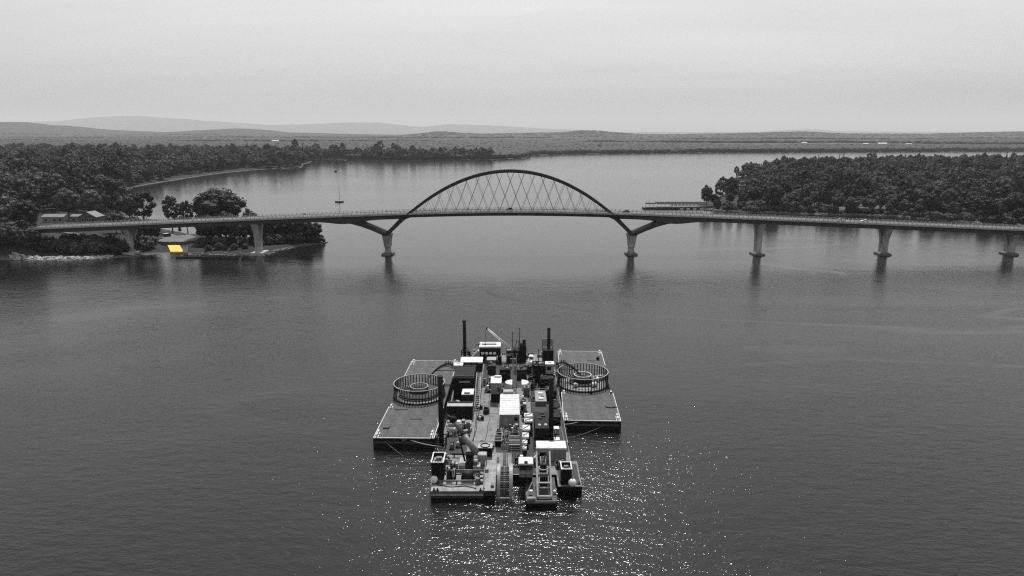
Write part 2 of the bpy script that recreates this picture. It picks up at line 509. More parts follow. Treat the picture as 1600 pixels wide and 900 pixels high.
# wind patches: ruffled this side of the bridge, calmer and streaked beyond it
sep = n.new('ShaderNodeSeparateXYZ'); l.new(tc.outputs['Object'], sep.inputs[0])
patch = noise(0.008, 0.35, 1.0, 6, 5, 0.6, 1.0)
beyond = ramp(sep.outputs[1], 395, 0.0, 520, 1.0)
calm_near = mathn('MULTIPLY', ramp(patch, 0.34, 0.5, 0.64, 1.25), ramp(sep.outputs[1], 120, 1.15, 400, 0.42))
streaks = noise(0.0045, 0.22, 1.0, 3, 5, 0.55, 0.8)
calm_far = ramp(streaks, 0.35, 0.04, 0.65, 0.24)
lane = noise(0.0035, 0.4, 1.0, 20, 3, 0.5, 1.5)
lanes = ramp(mathn('ABSOLUTE', mathn('SUBTRACT', lane, 0.5), 0), 0.0, 0.45, 0.009, 1.0)
amp = mathn('MULTIPLY', mix(beyond, calm_near, calm_far), lanes)
bp = n.new('ShaderNodeBump'); bp.inputs['Strength'].default_value = 1.0
l.new(hsum, bp.inputs['Height'])
bd = mathn('MULTIPLY', amp, 0.3)
l.new(bd, bp.inputs['Distance'])
l.new(bp.outputs[0], b.inputs['Normal'])
MATS['lake_water'] = wm
WB = MB()
WB._add([(-60000,-3000,0),(60000,-3000,0),(60000,60000,0),(-60000,60000,0)], [(0,1,2,3)])
water = WB.build('water', 'lake_water')
tag(water, 'wind-ruffled grey lake', None, None, 'structure')

# ------------------------------------------------------------------ air
HZ = bpy.data.materials.new('haze_air'); HZ.use_nodes = True
n, l = HZ.node_tree.nodes, HZ.node_tree.links
n.remove(n['Principled BSDF'])
pv = n.new('ShaderNodeVolumePrincipled')
pv.inputs['Color'].default_value = (0.84, 0.84, 0.84, 1)
pv.inputs['Density'].default_value = 3.7e-5
pv.inputs['Anisotropy'].default_value = 0.1
l.new(pv.outputs[0], [x for x in n if x.type == 'OUTPUT_MATERIAL'][0].inputs['Volume'])
MATS['haze_air'] = HZ
haze = MB().box(-62000, 62000, -4000, 62000, -20, 1300).build('haze', 'haze_air')
tag(haze, 'pale summer haze over the lake', None, None, 'stuff')

# ------------------------------------------------------------------ trees
def crown_mesh(name, seed, rx, rz, zc, nclump, nleaf, leaf, cl=(0.26, 0.42), material='leaf', open_=0.0, taper=0.0):
    """a crown of leaf sprays: clumps spread through an ellipsoid, each a shell of small leaf faces round a twig core"""
    q = np.random.default_rng(seed)
    V, F = [], []
    ico = np.array([(0,0,1),(.89,0,.45),(.28,.85,.45),(-.72,.53,.45),(-.72,-.53,.45),(.28,-.85,.45),(.72,.53,-.45),(-.28,.85,-.45),(-.89,0,-.45),(-.28,-.85,-.45),(.72,-.53,-.45),(0,0,-1)])
    icf = [(0,1,2),(0,2,3),(0,3,4),(0,4,5),(0,5,1),(1,6,2),(2,7,3),(3,8,4),(4,9,5),(5,10,1),(2,6,7),(3,7,8),(4,8,9),(5,9,10),(1,10,6),(6,11,7),(7,11,8),(8,11,9),(9,11,10),(10,11,6)]
    gold = math.pi*(3-math.sqrt(5))
    for c in range(nclump):
        u = 1-2*(c+0.5)/nclump
        th = c*gold+q.uniform(-.3,.3)
        rad = q.uniform(0.55, 0.86)
        d = np.array([math.sqrt(max(0,1-u*u))*math.cos(th), math.sqrt(max(0,1-u*u))*math.sin(th), u])
        r = rx*q.uniform(*cl)
        squeeze = 1-taper*max(0, d[2]*0.5+0.5)
        ctr = np.array([d[0]*rx*rad*squeeze, d[1]*rx*rad*squeeze, zc+d[2]*rz*rad])
        if q.random() < open_: continue
        o = len(V)
        V += list(ctr+ico*r*q.uniform(.82,.98,(12,1))*np.array([1,1,.85])); F += [tuple(i+o for i in f) for f in icf]
        nl = nleaf
        dirs = q.normal(size=(nl,3)); dirs[:,2] += 0.25; dirs /= np.linalg.norm(dirs,axis=1)[:,None]
        pos = ctr+dirs*r*q.uniform(.9,1.1,(nl,1))*np.array([1,1,.87])
        nrm = dirs+q.normal(scale=.24,size=(nl,3)); nrm /= np.linalg.norm(nrm,axis=1)[:,None]
        t1 = np.cross(nrm, q.normal(size=(nl,3))); t1 /= np.linalg.norm(t1,axis=1)[:,None]
        t2 = np.cross(nrm, t1)
        s1 = leaf*q.uniform(.55,1.25,(nl,1)); s2 = s1*q.uniform(.55,.9,(nl,1))
        P = np.stack([pos-t1*s1, pos-t2*s2+nrm*s1*.15, pos+t1*s1, pos+t2*s2+nrm*s1*.15], 1).reshape(-1,3)
        o = len(V); V += list(P)
        F += [(o+4*k,o+4*k+1,o+4*k+2,o+4*k+3) for k in range(nl)]
    me = bpy.data.meshes.new(name)
    me.from_pydata([tuple(p) for p in V], [], F)
    me.materials.append(MATS[material])
    return me

def conifer_mesh(name, seed, r, z0, z1):
    q = np.random.default_rng(seed); V, F = [], []
    tiers = 13
    for t in range(tiers):
        f = t/(tiers-1); z = z0+(z1-z0)*f**0.95; rr_ = r*(1-f)**0.8+0.25
        nb = int(7+9*(1-f))
        for k in range(nb):
            a = 2*math.pi*(k+q.random()*.6)/nb+t; L_ = rr_*q.uniform(.72,1.12); w = 0.28*L_+.25
            d = np.array([math.cos(a), math.sin(a), 0]); s = np.array([-d[1], d[0], 0])
            p0 = np.array([0,0,z+.5]); p1 = d*L_*.6+np.array([0,0,z+.05]); p2 = d*L_+np.array([0,0,z-.5])
            o = len(V)
            V += [p0, p1-s*w, p2, p1+s*w, p1+np.array([0,0,.5])]
            F += [(o,o+1,o+4),(o,o+4,o+3),(o+1,o+2,o+4),(o+4,o+2,o+3),(o+1,o+3,o+2)]
    me = bpy.data.meshes.new(name); me.from_pydata([tuple(p) for p in V], [], F)
    me.materials.append(MATS['leaf_conifer']); return me

def trunk_mesh(name, seed, h, r, limbs, spread):
    q = random.Random(seed); mb = MB()
    p = Vector((0,0,-1.5)); pts = [p]
    for k in range(5):
        p = p+Vector((q.uniform(-.25,.25)*h*.06, q.uniform(-.25,.25)*h*.06, h/5+(1.5 if k == 0 else 0)*.3)); pts.append(p)
    for k in range(5):
        mb.cyl(pts[k], pts[k+1], r*(1-.15*k), r*(1-.15*(k+1)), 7)
    for k in range(limbs):
        a = 2*math.pi*k/limbs+q.uniform(-.4,.4); s = pts[2+k % 3]
        mid = s+Vector((math.cos(a)*spread*.45, math.sin(a)*spread*.45, h*.22))
        end = s+Vector((math.cos(a)*spread*.85, math.sin(a)*spread*.85, h*q.uniform(.34,.5)))
        mb.cyl(s, mid, r*.42, r*.28, 5); mb.cyl(mid, end, r*.28, r*.08, 5)
    return mb.mesh(name, 'bark')

KINDS = {}
def kind(key, name, crown, trunk): KINDS[key] = (name, crown, trunk)
for i, (rx, rz, zc, nc, nl) in enumerate([(5.6,4.8,8.6,21,80),(5.0,6.0,9.4,23,80),(6.4,4.8,8.4,26,80),(4.8,5.2,8.4,18,80),(6.0,5.4,9.0,24,80)]):
    kind('b%d' % i, 'broadleaf_tree', crown_mesh('broadleaf_crown', 11+i, rx, rz, zc, nc, nl, 0.42, (0.27,0.45)), trunk_mesh('broadleaf_trunk', i, 10.5, 0.42, 7, rx*.75))
kind('open0', 'open_tree', crown_mesh('open_crown', 31, 5.8, 7.4, 12, 26, 44, 0.5, (0.18,0.30), 'leaf', 0.12), trunk_mesh('open_trunk', 8, 13.5, 0.45, 9, 4.6))
kind('open1', 'open_tree', crown_mesh('open_crown', 32, 4.6, 8.0, 12.4, 24, 44, 0.5, (0.20,0.34), 'leaf', 0.12), trunk_mesh('open_trunk', 9, 13.5, 0.42, 9, 3.8))
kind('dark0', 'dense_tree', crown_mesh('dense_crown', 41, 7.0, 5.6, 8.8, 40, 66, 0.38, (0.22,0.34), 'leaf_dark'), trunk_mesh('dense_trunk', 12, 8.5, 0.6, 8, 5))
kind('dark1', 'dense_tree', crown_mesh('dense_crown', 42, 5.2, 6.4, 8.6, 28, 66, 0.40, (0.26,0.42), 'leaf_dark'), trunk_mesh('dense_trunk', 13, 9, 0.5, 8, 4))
kind('con0', 'conifer_tree', conifer_mesh('conifer_crown', 51, 3.3, 2.2, 17), trunk_mesh('conifer_trunk', 15, 13, 0.3, 0, 1))
kind('con1', 'conifer_tree', conifer_mesh('conifer_crown', 52, 2.8, 1.8, 15), trunk_mesh('conifer_trunk', 16, 12, 0.28, 0, 1))
kind('bush0', 'shore_bush', crown_mesh('bush_foliage', 61, 2.6, 1.9, 1.7, 14, 44, 0.36, (0.34,0.5)), None)
kind('bush1', 'shore_bush', crown_mesh('bush_foliage', 62, 3.2, 1.6, 1.5, 16, 44, 0.36, (0.3,0.46)), None)
kind('bush2', 'shore_bush', crown_mesh('bush_foliage', 63, 2.2, 2.4, 2.1, 14, 44, 0.34, (0.34,0.5), 'leaf_dark'), None)

PROTO = {}
def plant(key, x, y, s=1.0, rz=None, label=None, group=None, sz=None, z=None):
    name, crown, trunk = KINDS[key]
    if z is None: z = float(land_height([x], [y])[0][0])
    e = thing(name, label, 'bush' if name == 'shore_bush' else 'tree', (x, y, max(z, 0.1)), random.uniform(0, 6.28) if rz is None else rz, group)
    e.scale = (s, s, s if sz is None else sz)
    c = link('crown' if trunk else 'foliage', crown, e)
    if trunk: link('trunk', trunk, e)
    PROTO.setdefault(key, c)
    return e

# -- trees of the left point, placed one by one
plant('dark0', -198, 474, 2.5, label='largest dark round-crowned tree behind the bridge on the left point', sz=2.3)
plant('open0', -258, 494, 1.5, label='tall airy tree left of the big round tree, above the bridge railing', sz=1.55)
plant('open1', -241, 497, 1.35, label='slender airy tree between the tall airy tree and the round tree', sz=1.4)
plant('open1', -228, 492, 1.1, label='smaller ragged tree just left of the big round dark tree', sz=1.25)
plant('b1', -176, 472, 1.1, label='middling tree right of the big round dark tree, showing over the bridge', sz=1.3)
plant('b3', -163, 470, .95, label='low tree behind the bridge, right beyond the middling tree', sz=1.05)
plant('b0', -322, 540, 1.5, label='broad spreading tree behind the two shore houses', sz=1.65)
plant('b2', -345, 548, 1.5, label='broad tree left of the spreading tree behind the houses', sz=1.55)
plant('b4', -300, 552, 1.35, label='leaning open-limbed tree at the right end of the row behind the houses', sz=1.55)
plant('b1', -372, 545, 1.5, label='tall tree at the left edge behind the houses', sz=1.5)
G = 'dark trees under the bridge on the left point'
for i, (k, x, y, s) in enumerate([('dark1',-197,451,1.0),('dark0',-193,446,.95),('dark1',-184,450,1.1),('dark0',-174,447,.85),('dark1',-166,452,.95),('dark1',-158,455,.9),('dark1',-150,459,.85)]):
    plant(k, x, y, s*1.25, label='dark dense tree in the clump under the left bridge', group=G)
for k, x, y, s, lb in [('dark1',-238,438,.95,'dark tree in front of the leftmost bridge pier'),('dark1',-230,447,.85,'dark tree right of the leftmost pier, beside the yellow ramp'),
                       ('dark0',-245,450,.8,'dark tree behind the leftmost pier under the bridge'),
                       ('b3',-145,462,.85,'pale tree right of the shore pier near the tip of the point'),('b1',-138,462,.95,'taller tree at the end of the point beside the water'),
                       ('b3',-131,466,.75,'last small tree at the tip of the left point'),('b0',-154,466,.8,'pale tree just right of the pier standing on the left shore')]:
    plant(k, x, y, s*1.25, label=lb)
plant('bush2', -126, 467, .5, label='tiny bush on the spit at the tip of the left point')
plant('con1', -243, 512, .55, label='small cone-shaped tree by the back beach under the bridge')
for k, x, y, s, lb in [('dark1',-322,425,1.3,'dark tree in the left front clump at the picture edge'),('b2',-305,424,1.25,'rounded tree of the left front clump, hiding the end of the bridge'),
                       ('dark1',-292,423,1.0,'dark tree at the right side of the left front clump'),('b0',-300,412,.9,'lower tree in front of the left front clump'),
                       ('dark0',-318,412,.9,'wide dark tree low at the left picture edge'),('b3',-335,418,1.2,'pale tree cut by the left picture edge'),
                       ('b1',-345,432,1.3,'tall tree behind the left front clump at the picture edge')]:
    plant(k, x, y, s*1.2, label=lb)
for k, x, y, s, lb in [('dark1',-309,407,1.35,'dark tree at the water edge hiding the left end of the bridge'),('b2',-294,408,1.15,'round pale tree at the water edge left of the thicket'),
                       ('b0',-283,411,.85,'small round tree at the left end of the thicket on the bank'),('dark1',-327,406,1.4,'dark tall tree at the water edge by the picture edge'),
                       ('b4',-266,470,.95,'leafy tree behind the bridge, between the brick house and the tall airy tree'),('b3',-281,492,.8,'low leafy tree right beside the brick house'),
                       ('b2',-258,480,.8,'low leafy tree behind the railing left of the tall airy tree'),('b0',-351,508,1.2,'leafy tree left of the pale shore house')]:
    plant(k, x, y, s, label=lb)
for i in range(18):
    plant(random.choice(['bush0','bush2']), -166+i*2.2, 447+i*1.05+random.uniform(-3,4), random.uniform(1.1,1.7), label='bush under the trees at the tip of the left point', group='bushes at the tip of the left point')
G = 'bushes along the left shore'
for i in range(40):
    x = -292+i*1.72+random.uniform(-1,1)
    y = np.interp(x, [-300,-271,-247,-231,-214], [411,407,409,418,433])+random.uniform(0,16)
    plant(random.choice(['bush0','bush1','bush2']), x, y, random.uniform(1.1,2.2), label='shrub on the bank below the left bridge end', group=G)
for x, y, s in [(-186,426,.8),(-181,429,1.0),(-176,427,.7),(-171,428,.9),(-196,441,1.2),(-192,437,1.3),(-188,436,1.1),(-165,431,.8),(-168,437,1.2),(-177,440,1.4),(-160,440,1.2),(-156,447,1.3)]:
    plant(random.choice(['bush0','bush2']), x, y, s, label='bush on the shore between dock and pier', group='bushes between dock and pier')

# -- the woods: the trees that show largest one by one, the rest as a mass
def scatter(x0, x1, y0, y1, sp, ok):
    xs = np.arange(x0, x1, sp); ys = np.arange(y0, y1, sp)
    X, Y = np.meshgrid(xs, ys); X = X+rng.uniform(-.42,.42,X.shape)*sp; Y = Y+rng.uniform(-.42,.42,Y.shape)*sp
    X, Y = X.ravel(), Y.ravel(); k = ok(X, Y); return X[k], Y[k]
def right_ok(X, Y):
    d = sdist(X, Y, SHORE_RIGHT)
    road = (np.abs(X-(322+(Y-686)*-.2)) < 26) & (np.abs(Y-672) < 20)
    road |= (np.abs(X-455) < 22) & (np.abs(Y-655) < 9)
    deck = (np.abs(Y-421) < 34)
    road |= ((X < 240) & (Y < 790)) | ((d < 24) & (Y > 895) & (Y < 1080) & (X < 400))
    return (d > 5) & ~road & ~deck & (X < Y*.86+40)
XR, YR = scatter(175, 1500, 440, 1640, 12.2, right_ok)
def left_ok(X, Y):
    d = sdist(X, Y, SHORE_LEFT)
    ok = (d > 4) & (open_land(X, Y) < .5) & (X > -Y*.84-60)
    ok &= ~((Y < 580) & (X > -395))            # the point and the houses are planted by hand
    ok &= ~((X > -545) & (X < -500) & (Y > 1090) & (Y < 1440) & (d < 22))   # shore road
    ok &= ~((np.abs(Y-421) < 34) & (X < -276)) & ~((np.abs(Y-506) < 26) & (X > -440) & (X < -290))
    return ok
XL, YL = scatter(-1700, -60, 440, 1990, 13.0, left_ok)

def pick_kind(x, y, side):
    f = fnoise(np.array([x]), np.array([y]), 90)[0]; r = random.random()
    if side == 'R' and f > .58 and r < .75: return random.choice(['con0','con1','dark0','dark1','dark1'])
    if side == 'L' and f > .62 and r < .5: return random.choice(['dark0','dark1'])
    if r < .1: return random.choice(['con0','con1'])
    if r < .2: return random.choice(['dark0','dark1'])
    if r < .36: return random.choice(['open0','open1'])
    return 'b%d' % random.randrange(5)

ORD = ['first','second','third','fourth','fifth','sixth','seventh','eighth','ninth','tenth','eleventh','twelfth','thirteenth','fourteenth','fifteenth','sixteenth','seventeenth','eighteenth','nineteenth','twentieth']
def number_off(things, fmt):
    """tell look-alikes apart by their order from the left, as one sees them from the lake"""
    bins = {}
    for e in things: bins.setdefault(e['label'], []).append(e)
    for lb, es in bins.items():
        if len(es) == 1: continue
        es.sort(key=lambda e: e.location.x/e.location.y)
        for i, e in enumerate(es): e['label'] = lb+', '+(ORD[i] if i < 20 else str(i+1)+'th')+' from left'
def wood(X, Y, n_single, score, label_of, group, mass_name, mass_label, side, base):
    order = np.argsort(-score(X, Y))
    Z = land_height(X, Y)[0]
    pts = {}; singles = []
    for r_, i in enumerate(order):
        k = pick_kind(X[i], Y[i], side); s = base*random.choice([random.uniform(.5,.85), random.uniform(.8,1.1), random.uniform(.95,1.25), random.uniform(1.1,1.5)])
        if r_ < n_single:
            singles.append(plant(k, float(X[i]), float(Y[i]), s, label=label_of(k, X[i], Y[i]), group=group, z=float(Z[i]), sz=s*random.uniform(.85,1.25)))
        else:
            pts.setdefault(k, []).append((X[i], Y[i], Z[i], s))
    number_off(singles, '')
    forest_mass(mass_name, pts, mass_label)

def forest_mass(name, pts, label):
    """the uncountable wood behind: one object that instances the crowns on points"""
    keys = sorted(pts); P, S, K, RZ = [], [], [], []
    for ki, k in enumerate(keys):
        for x, y, z, s in pts[k]:
            P.append((x, y, z)); S.append(s); K.append(ki); RZ.append(random.uniform(0, 6.28))
    me = bpy.data.meshes.new(name); me.from_pydata(P, [], [])
    for nm, ty, dat in (('s','FLOAT',S),('k','INT',K),('rz','FLOAT',RZ),('zf','FLOAT',[random.uniform(.8,1.3) for _ in S])):
        a = me.attributes.new(nm, ty, 'POINT'); a.data.foreach_set('value', dat)
    o = link(name, me); tag(o, label, None, None, 'stuff')
    ng = bpy.data.node_groups.new(name, 'GeometryNodeTree')
    ng.interface.new_socket('Geometry', in_out='INPUT', socket_type='NodeSocketGeometry')
    ng.interface.new_socket('Geometry', in_out='OUTPUT', socket_type='NodeSocketGeometry')
    N, Lk = ng.nodes, ng.links
    gi = N.new('NodeGroupInput'); go = N.new('NodeGroupOutput'); jn = N.new('GeometryNodeJoinGeometry')
    def attr(nm, ty):
        q = N.new('GeometryNodeInputNamedAttribute'); q.data_type = ty; q.inputs['Name'].default_value = nm; return q.outputs['Attribute']
    aS, aK, aR = attr('s','FLOAT'), attr('k','INT'), attr('rz','FLOAT')
    cx = N.new('ShaderNodeCombineXYZ'); Lk.new(aR, cx.inputs[2])
    cs = N.new('ShaderNodeCombineXYZ')
    for i in range(2): Lk.new(aS, cs.inputs[i])
    zs = N.new('ShaderNodeMath'); zs.operation = 'MULTIPLY'; Lk.new(aS, zs.inputs[0]); Lk.new(attr('zf','FLOAT'), zs.inputs[1]); Lk.new(zs.outputs[0], cs.inputs[2])
    for ki, k in enumerate(keys):
        cmpn = N.new('FunctionNodeCompare'); cmpn.data_type = 'INT'; cmpn.operation = 'EQUAL'
        ins = [s for s in cmpn.inputs if s.type == 'INT']; Lk.new(aK, ins[0]); ins[1].default_value = ki
        oi = N.new('GeometryNodeObjectInfo'); oi.inputs['Object'].default_value = PROTO[k]; oi.transform_space = 'ORIGINAL'
        ip = N.new('GeometryNodeInstanceOnPoints')
        Lk.new(gi.outputs[0], ip.inputs['Points']); Lk.new(cmpn.outputs[0], ip.inputs['Selection']); Lk.new(oi.outputs['Geometry'], ip.inputs['Instance'])
        Lk.new(cx.outputs[0], ip.inputs['Rotation']); Lk.new(cs.outputs[0], ip.inputs['Scale'])
        Lk.new(ip.outputs[0], jn.inputs[0])
    Lk.new(jn.outputs[0], go.inputs[0])
    md = o.modifiers.new('trees', 'NODES'); md.node_group = ng
    return o

for k in KINDS:                         # every kind stands at least once in view
    if k not in PROTO and KINDS[k][2]:
        x, y = {'con0': (236, 722), 'con1': (262, 700)}.get(k, (250+7*len(PROTO), 690))
        plant(k, x, y, 1.0, label='%s near the tip of the right shore' % {'con': 'dark conifer', 'bro': 'round leafy tree'}.get(k[:3], 'leafy tree'), group='trees near the tip of the right shore')
plant('b1', 190, 689, 1.1, label='pale bushy tree at the very tip of the right shore, beside the roofed jetty', sz=1.35)
plant('open0', 206, 700, 1.0, label='tall airy tree second from the tip of the right shore', sz=1.3)
for k, x, y, s, lb in [('bush2',198,680,1.7,'low bush between the tip tree and the airy tree on the right shore'),('bush0',206,672,1.7,'pale bush in front of the airy trees on the right shore'),
                       ('dark1',212,688,.8,'small dark tree below the airy trees of the right shore'),('con1',226,702,.8,'dark slim conifer left of the stone tower'),
                       ('dark0',236,688,1.2,'broad dark tree in front of the stone tower'),('dark1',254,680,1.35,'tall dark tree right of the stone tower'),('bush1',230,664,1.8,'wide bush at the water in front of the stone tower'),
                       ('bush0',217,666,1.6,'round bush on the bank left of the stone tower'),
                       ('dark1',198,690,.8,'small dark tree right behind the tip tree of the right shore'),('b3',225,684,.9,'rounded tree on the bank right below the stone tower'),('b0',244,676,.9,'pale rounded tree between the two dark trees by the stone tower'),('con0',213,694,.75,'dark pointed conifer among the airy trees of the right shore')]:
    plant(k, x, y, s, label=lb)
plant('open1', 218, 704, .85, label='thin airy tree third from the tip of the right shore', sz=1.05)
def right_seg(x, y):
    p = 800+1100*x/(.976*y+13)
    return 'left of the first right pier' if p < 1182 else 'between first and second right pier' if p < 1280 else 'left of the second right pier' if p < 1378 else 'right of the second right pier' if p < 1480 else 'on the right picture edge'
def right_row(x, y):
    d = float(sdist(np.array([x]), np.array([y]), SHORE_RIGHT)[0]); return 'at the water' if d < 16 else 'in second row' if d < 30 else 'deeper inland'
kn = {'con': 'dark pointed conifer', 'dar': 'dark dense tree', 'ope': 'tall open tree'}
wood(XR, YR, 150, lambda X, Y: -(np.minimum(sdist(X,Y,SHORE_RIGHT),1e9)*4+Y*.35+np.where(X > Y*.74, 900, 0)),
     lambda k, x, y: '%s %s %s' % (kn.get(k[:3], 'round leafy tree'), right_row(x, y), right_seg(x, y)),
     'trees along the right shore', 'right_wood', 'dense mixed wood covering the right peninsula', 'R', .95)
wood(XL, YL, 75, lambda X, Y: -(Y+np.where(X < -Y*.73, 900, 0)+np.minimum(sdist(X,Y,SHORE_LEFT),300)*.4),
     lambda k, x, y: '%s in the %s of the left shore wood' % (kn.get(k[:3], 'round leafy tree'), 'front row' if y < 560 else 'second row' if y < 600 else 'third row' if y < 640 else 'back rows'),
     'trees of the left near wood', 'left_wood', 'dense leafy wood covering the left shore', 'L', 1.4)
G = 'bushes along the right shore'
for i in range(44):
    x = 196+i*4.6+random.uniform(-1.5,1.5)
    y = np.interp(x, [180,212,250,303,338,352,374,399,428], [676,652,642,632,622,599,573,549,526])+random.uniform(0,5)
    plant(random.choice(['bush0','bush1','bush2']), x, y, random.uniform(.8,1.5), label='bush at the waterline of the right shore', group=G)

for lbl in set(o['label'] for o in bpy.data.objects if o.get('label') and o.get('group') and 'trees' not in str(o.get('group')) or (o.get('group') or '').startswith('dark trees')):
    number_off([o for o in bpy.data.objects if o.get('label') == lbl], '')
# far woods beyond 2 km: low crowns joined into one mass
def far_wood():
    ico = np.array([(0,0,1),(.89,0,.45),(.28,.85,.45),(-.72,.53,.45),(-.72,-.53,.45),(.28,-.85,.45),(.72,.53,-.3),(-.28,.85,-.3),(-.89,0,-.3),(-.28,-.85,-.3),(.72,-.53,-.3)])
    icf = np.array([(0,1,2),(0,2,3),(0,3,4),(0,4,5),(0,5,1),(1,6,2),(2,7,3),(3,8,4),(4,9,5),(5,10,1),(2,6,7),(3,7,8),(4,8,9),(5,9,10),(1,10,6)])
    PX, PY, PS = [], [], []
    y = 1850.0
    while y < 9500:
        sp = 13*(y/1900)**1.1
        xs = np.arange(-.74*y-100, .74*y+100, sp); xs = xs+rng.uniform(-.45,.45,xs.shape)*sp
        ys = y+rng.uniform(-.45,.45,xs.shape)*sp
        PX.append(xs); PY.append(ys); PS.append(np.full(xs.shape, sp)); y += sp*1.05
    X = np.concatenate(PX); Y = np.concatenate(PY); S = np.concatenate(PS)
    h, dl, dr = land_height(X, Y)
    k = (dl > 8) & (open_land(X, Y) < .5) & ((Y > 1995) | (X > -440))
    X, Y, S, h = X[k], Y[k], S[k], h[k]
    N = len(X)
    wdt = S*.95*rng.uniform(.85,1.2,N); hgt = (7+S*.06)*rng.uniform(.85,1.12,N)
    V = ico[None]*np.stack([wdt,wdt,hgt],-1)[:,None]*rng.uniform(.75,1.2,(N,11,1))
    V[:,:,0] += X[:,None]; V[:,:,1] += Y[:,None]; V[:,:,2] += (h+hgt*.75)[:,None]
    F = icf[None]+(np.arange(N)*11)[:,None,None]
    me = bpy.data.meshes.new('far_wood')
    me.from_pydata(V.reshape(-1,3).tolist(), [], F.reshape(-1,3).tolist())
    me.materials.append(MATS['leaf_far'])
    me.polygons.foreach_set('use_smooth', [True]*len(me.polygons))
    o = link('far_wood', me); tag(o, 'far woods and hedgerows beyond the lake', None, None, 'stuff')
    print('far wood trees', N)
far_wood()

# ------------------------------------------------------------------ the bridge
BY = 421.0
bridge = thing('arch_bridge', 'long steel arch bridge on concrete piers crossing the whole lake', 'bridge', (0, BY, 0))
PIERS = [-305.0, -229.5, -153, -75, 72, 148.5, 224.5, 301]
ENDS = [-300, -229.5, -153, -75, 72, 148.5, 224.5, 301, 372]
def xs_between(a, b, step=5.0):
    k = max(2, int(abs(b-a)/step)+1); return [a+(b-a)*i/(k-1) for i in range(k)]
def girder_bottom(x):
    """soffit: constant depth, deeper towards the delta legs"""
    d = 3.0
    for p, s in ((-75, -1), (72, 1)):
        u = (x-p)*s                       # distance outward from the main pier
        if 0 <= u <= 60: d += 1.9*math.exp(-((u-24)/11)**2)
    if -66 < x < 63: d = 2.3
    return deck_z(x)-d
for a, b in zip(ENDS[:-1], ENDS[1:]):
    xs = xs_between(a, b, 3.0)
    top = [(x, deck_z(x)-.55) for x in xs]; bot = [(x, girder_bottom(x)) for x in reversed(xs)]
    MB().prism(top+bot, -5.9, 5.9).build('girder', 'bridge_steel' if a == -75 else 'bridge_girder', bridge)
    slab = MB()
    for x0, x1 in zip(xs[:-1], xs[1:]):
        z0, z1 = deck_z(x0), deck_z(x1)
        slab._add([(x0,-7,z0-.55),(x1,-7,z1-.55),(x1,7,z1-.55),(x0,7,z0-.55),(x0,-7,z0),(x1,-7,z1),(x1,7,z1),(x0,7,z0)],
                  [(0,3,2,1),(4,5,6,7),(0,1,5,4),(2,3,7,6)]+([(3,0,4,7)] if x0 == xs[0] else [])+([(1,2,6,5)] if x1 == xs[-1] else []))
    deck = slab.build('deck_slab', 'bridge_concrete', bridge)
    road = MB(); mark = MB()
    for x0, x1 in zip(xs[:-1], xs[1:]):
        z0, z1 = deck_z(x0)+.006, deck_z(x1)+.006
        road._add([(x0,-4.9,z0),(x1,-4.9,z1),(x1,4.9,z1),(x0,4.9,z0)], [(0,1,2,3)])
        for yy in (-.12, 3.6, -3.7):
            mark._add([(x0,yy,z0+.006),(x1,yy,z1+.006),(x1,yy+.16,z1+.006),(x0,yy+.16,z0+.006)], [(0,1,2,3)])
    rd = road.build('roadway', 'asphalt', deck)
    mark.build('lane_marking', 'white_line', deck)
    for sy in (-1, 1):
        c = MB()
        for x0, x1 in zip(xs[:-1], xs[1:]):
            z0, z1 = deck_z(x0), deck_z(x1)
            c.bar((x0, sy*6.75, z0+.2), (x1, sy*6.75, z1+.2), .4, .42)
        c.build('kerb', 'bridge_concrete', deck)
        rl = MB()
        for hh in (.55, .95, 1.4):
            for x0, x1 in zip(xs[:-1], xs[1:]):
                rl.bar((x0, sy*6.75, deck_z(x0)+hh), (x1, sy*6.75, deck_z(x1)+hh), .09, .10)
        rl.build('rail', 'rail_steel', deck)
        po = MB(); k = int((b-a)/2.6)
        for i in range(k):
            x = a+(b-a)*(i+.5)/k; z = deck_z(x)
            po.box(x-.16, x+.16, sy*6.75-.1, sy*6.75+.1, z+.41, z+1.52)
        tag(po.build('railing_posts', 'rail_steel', deck), kind='stuff')

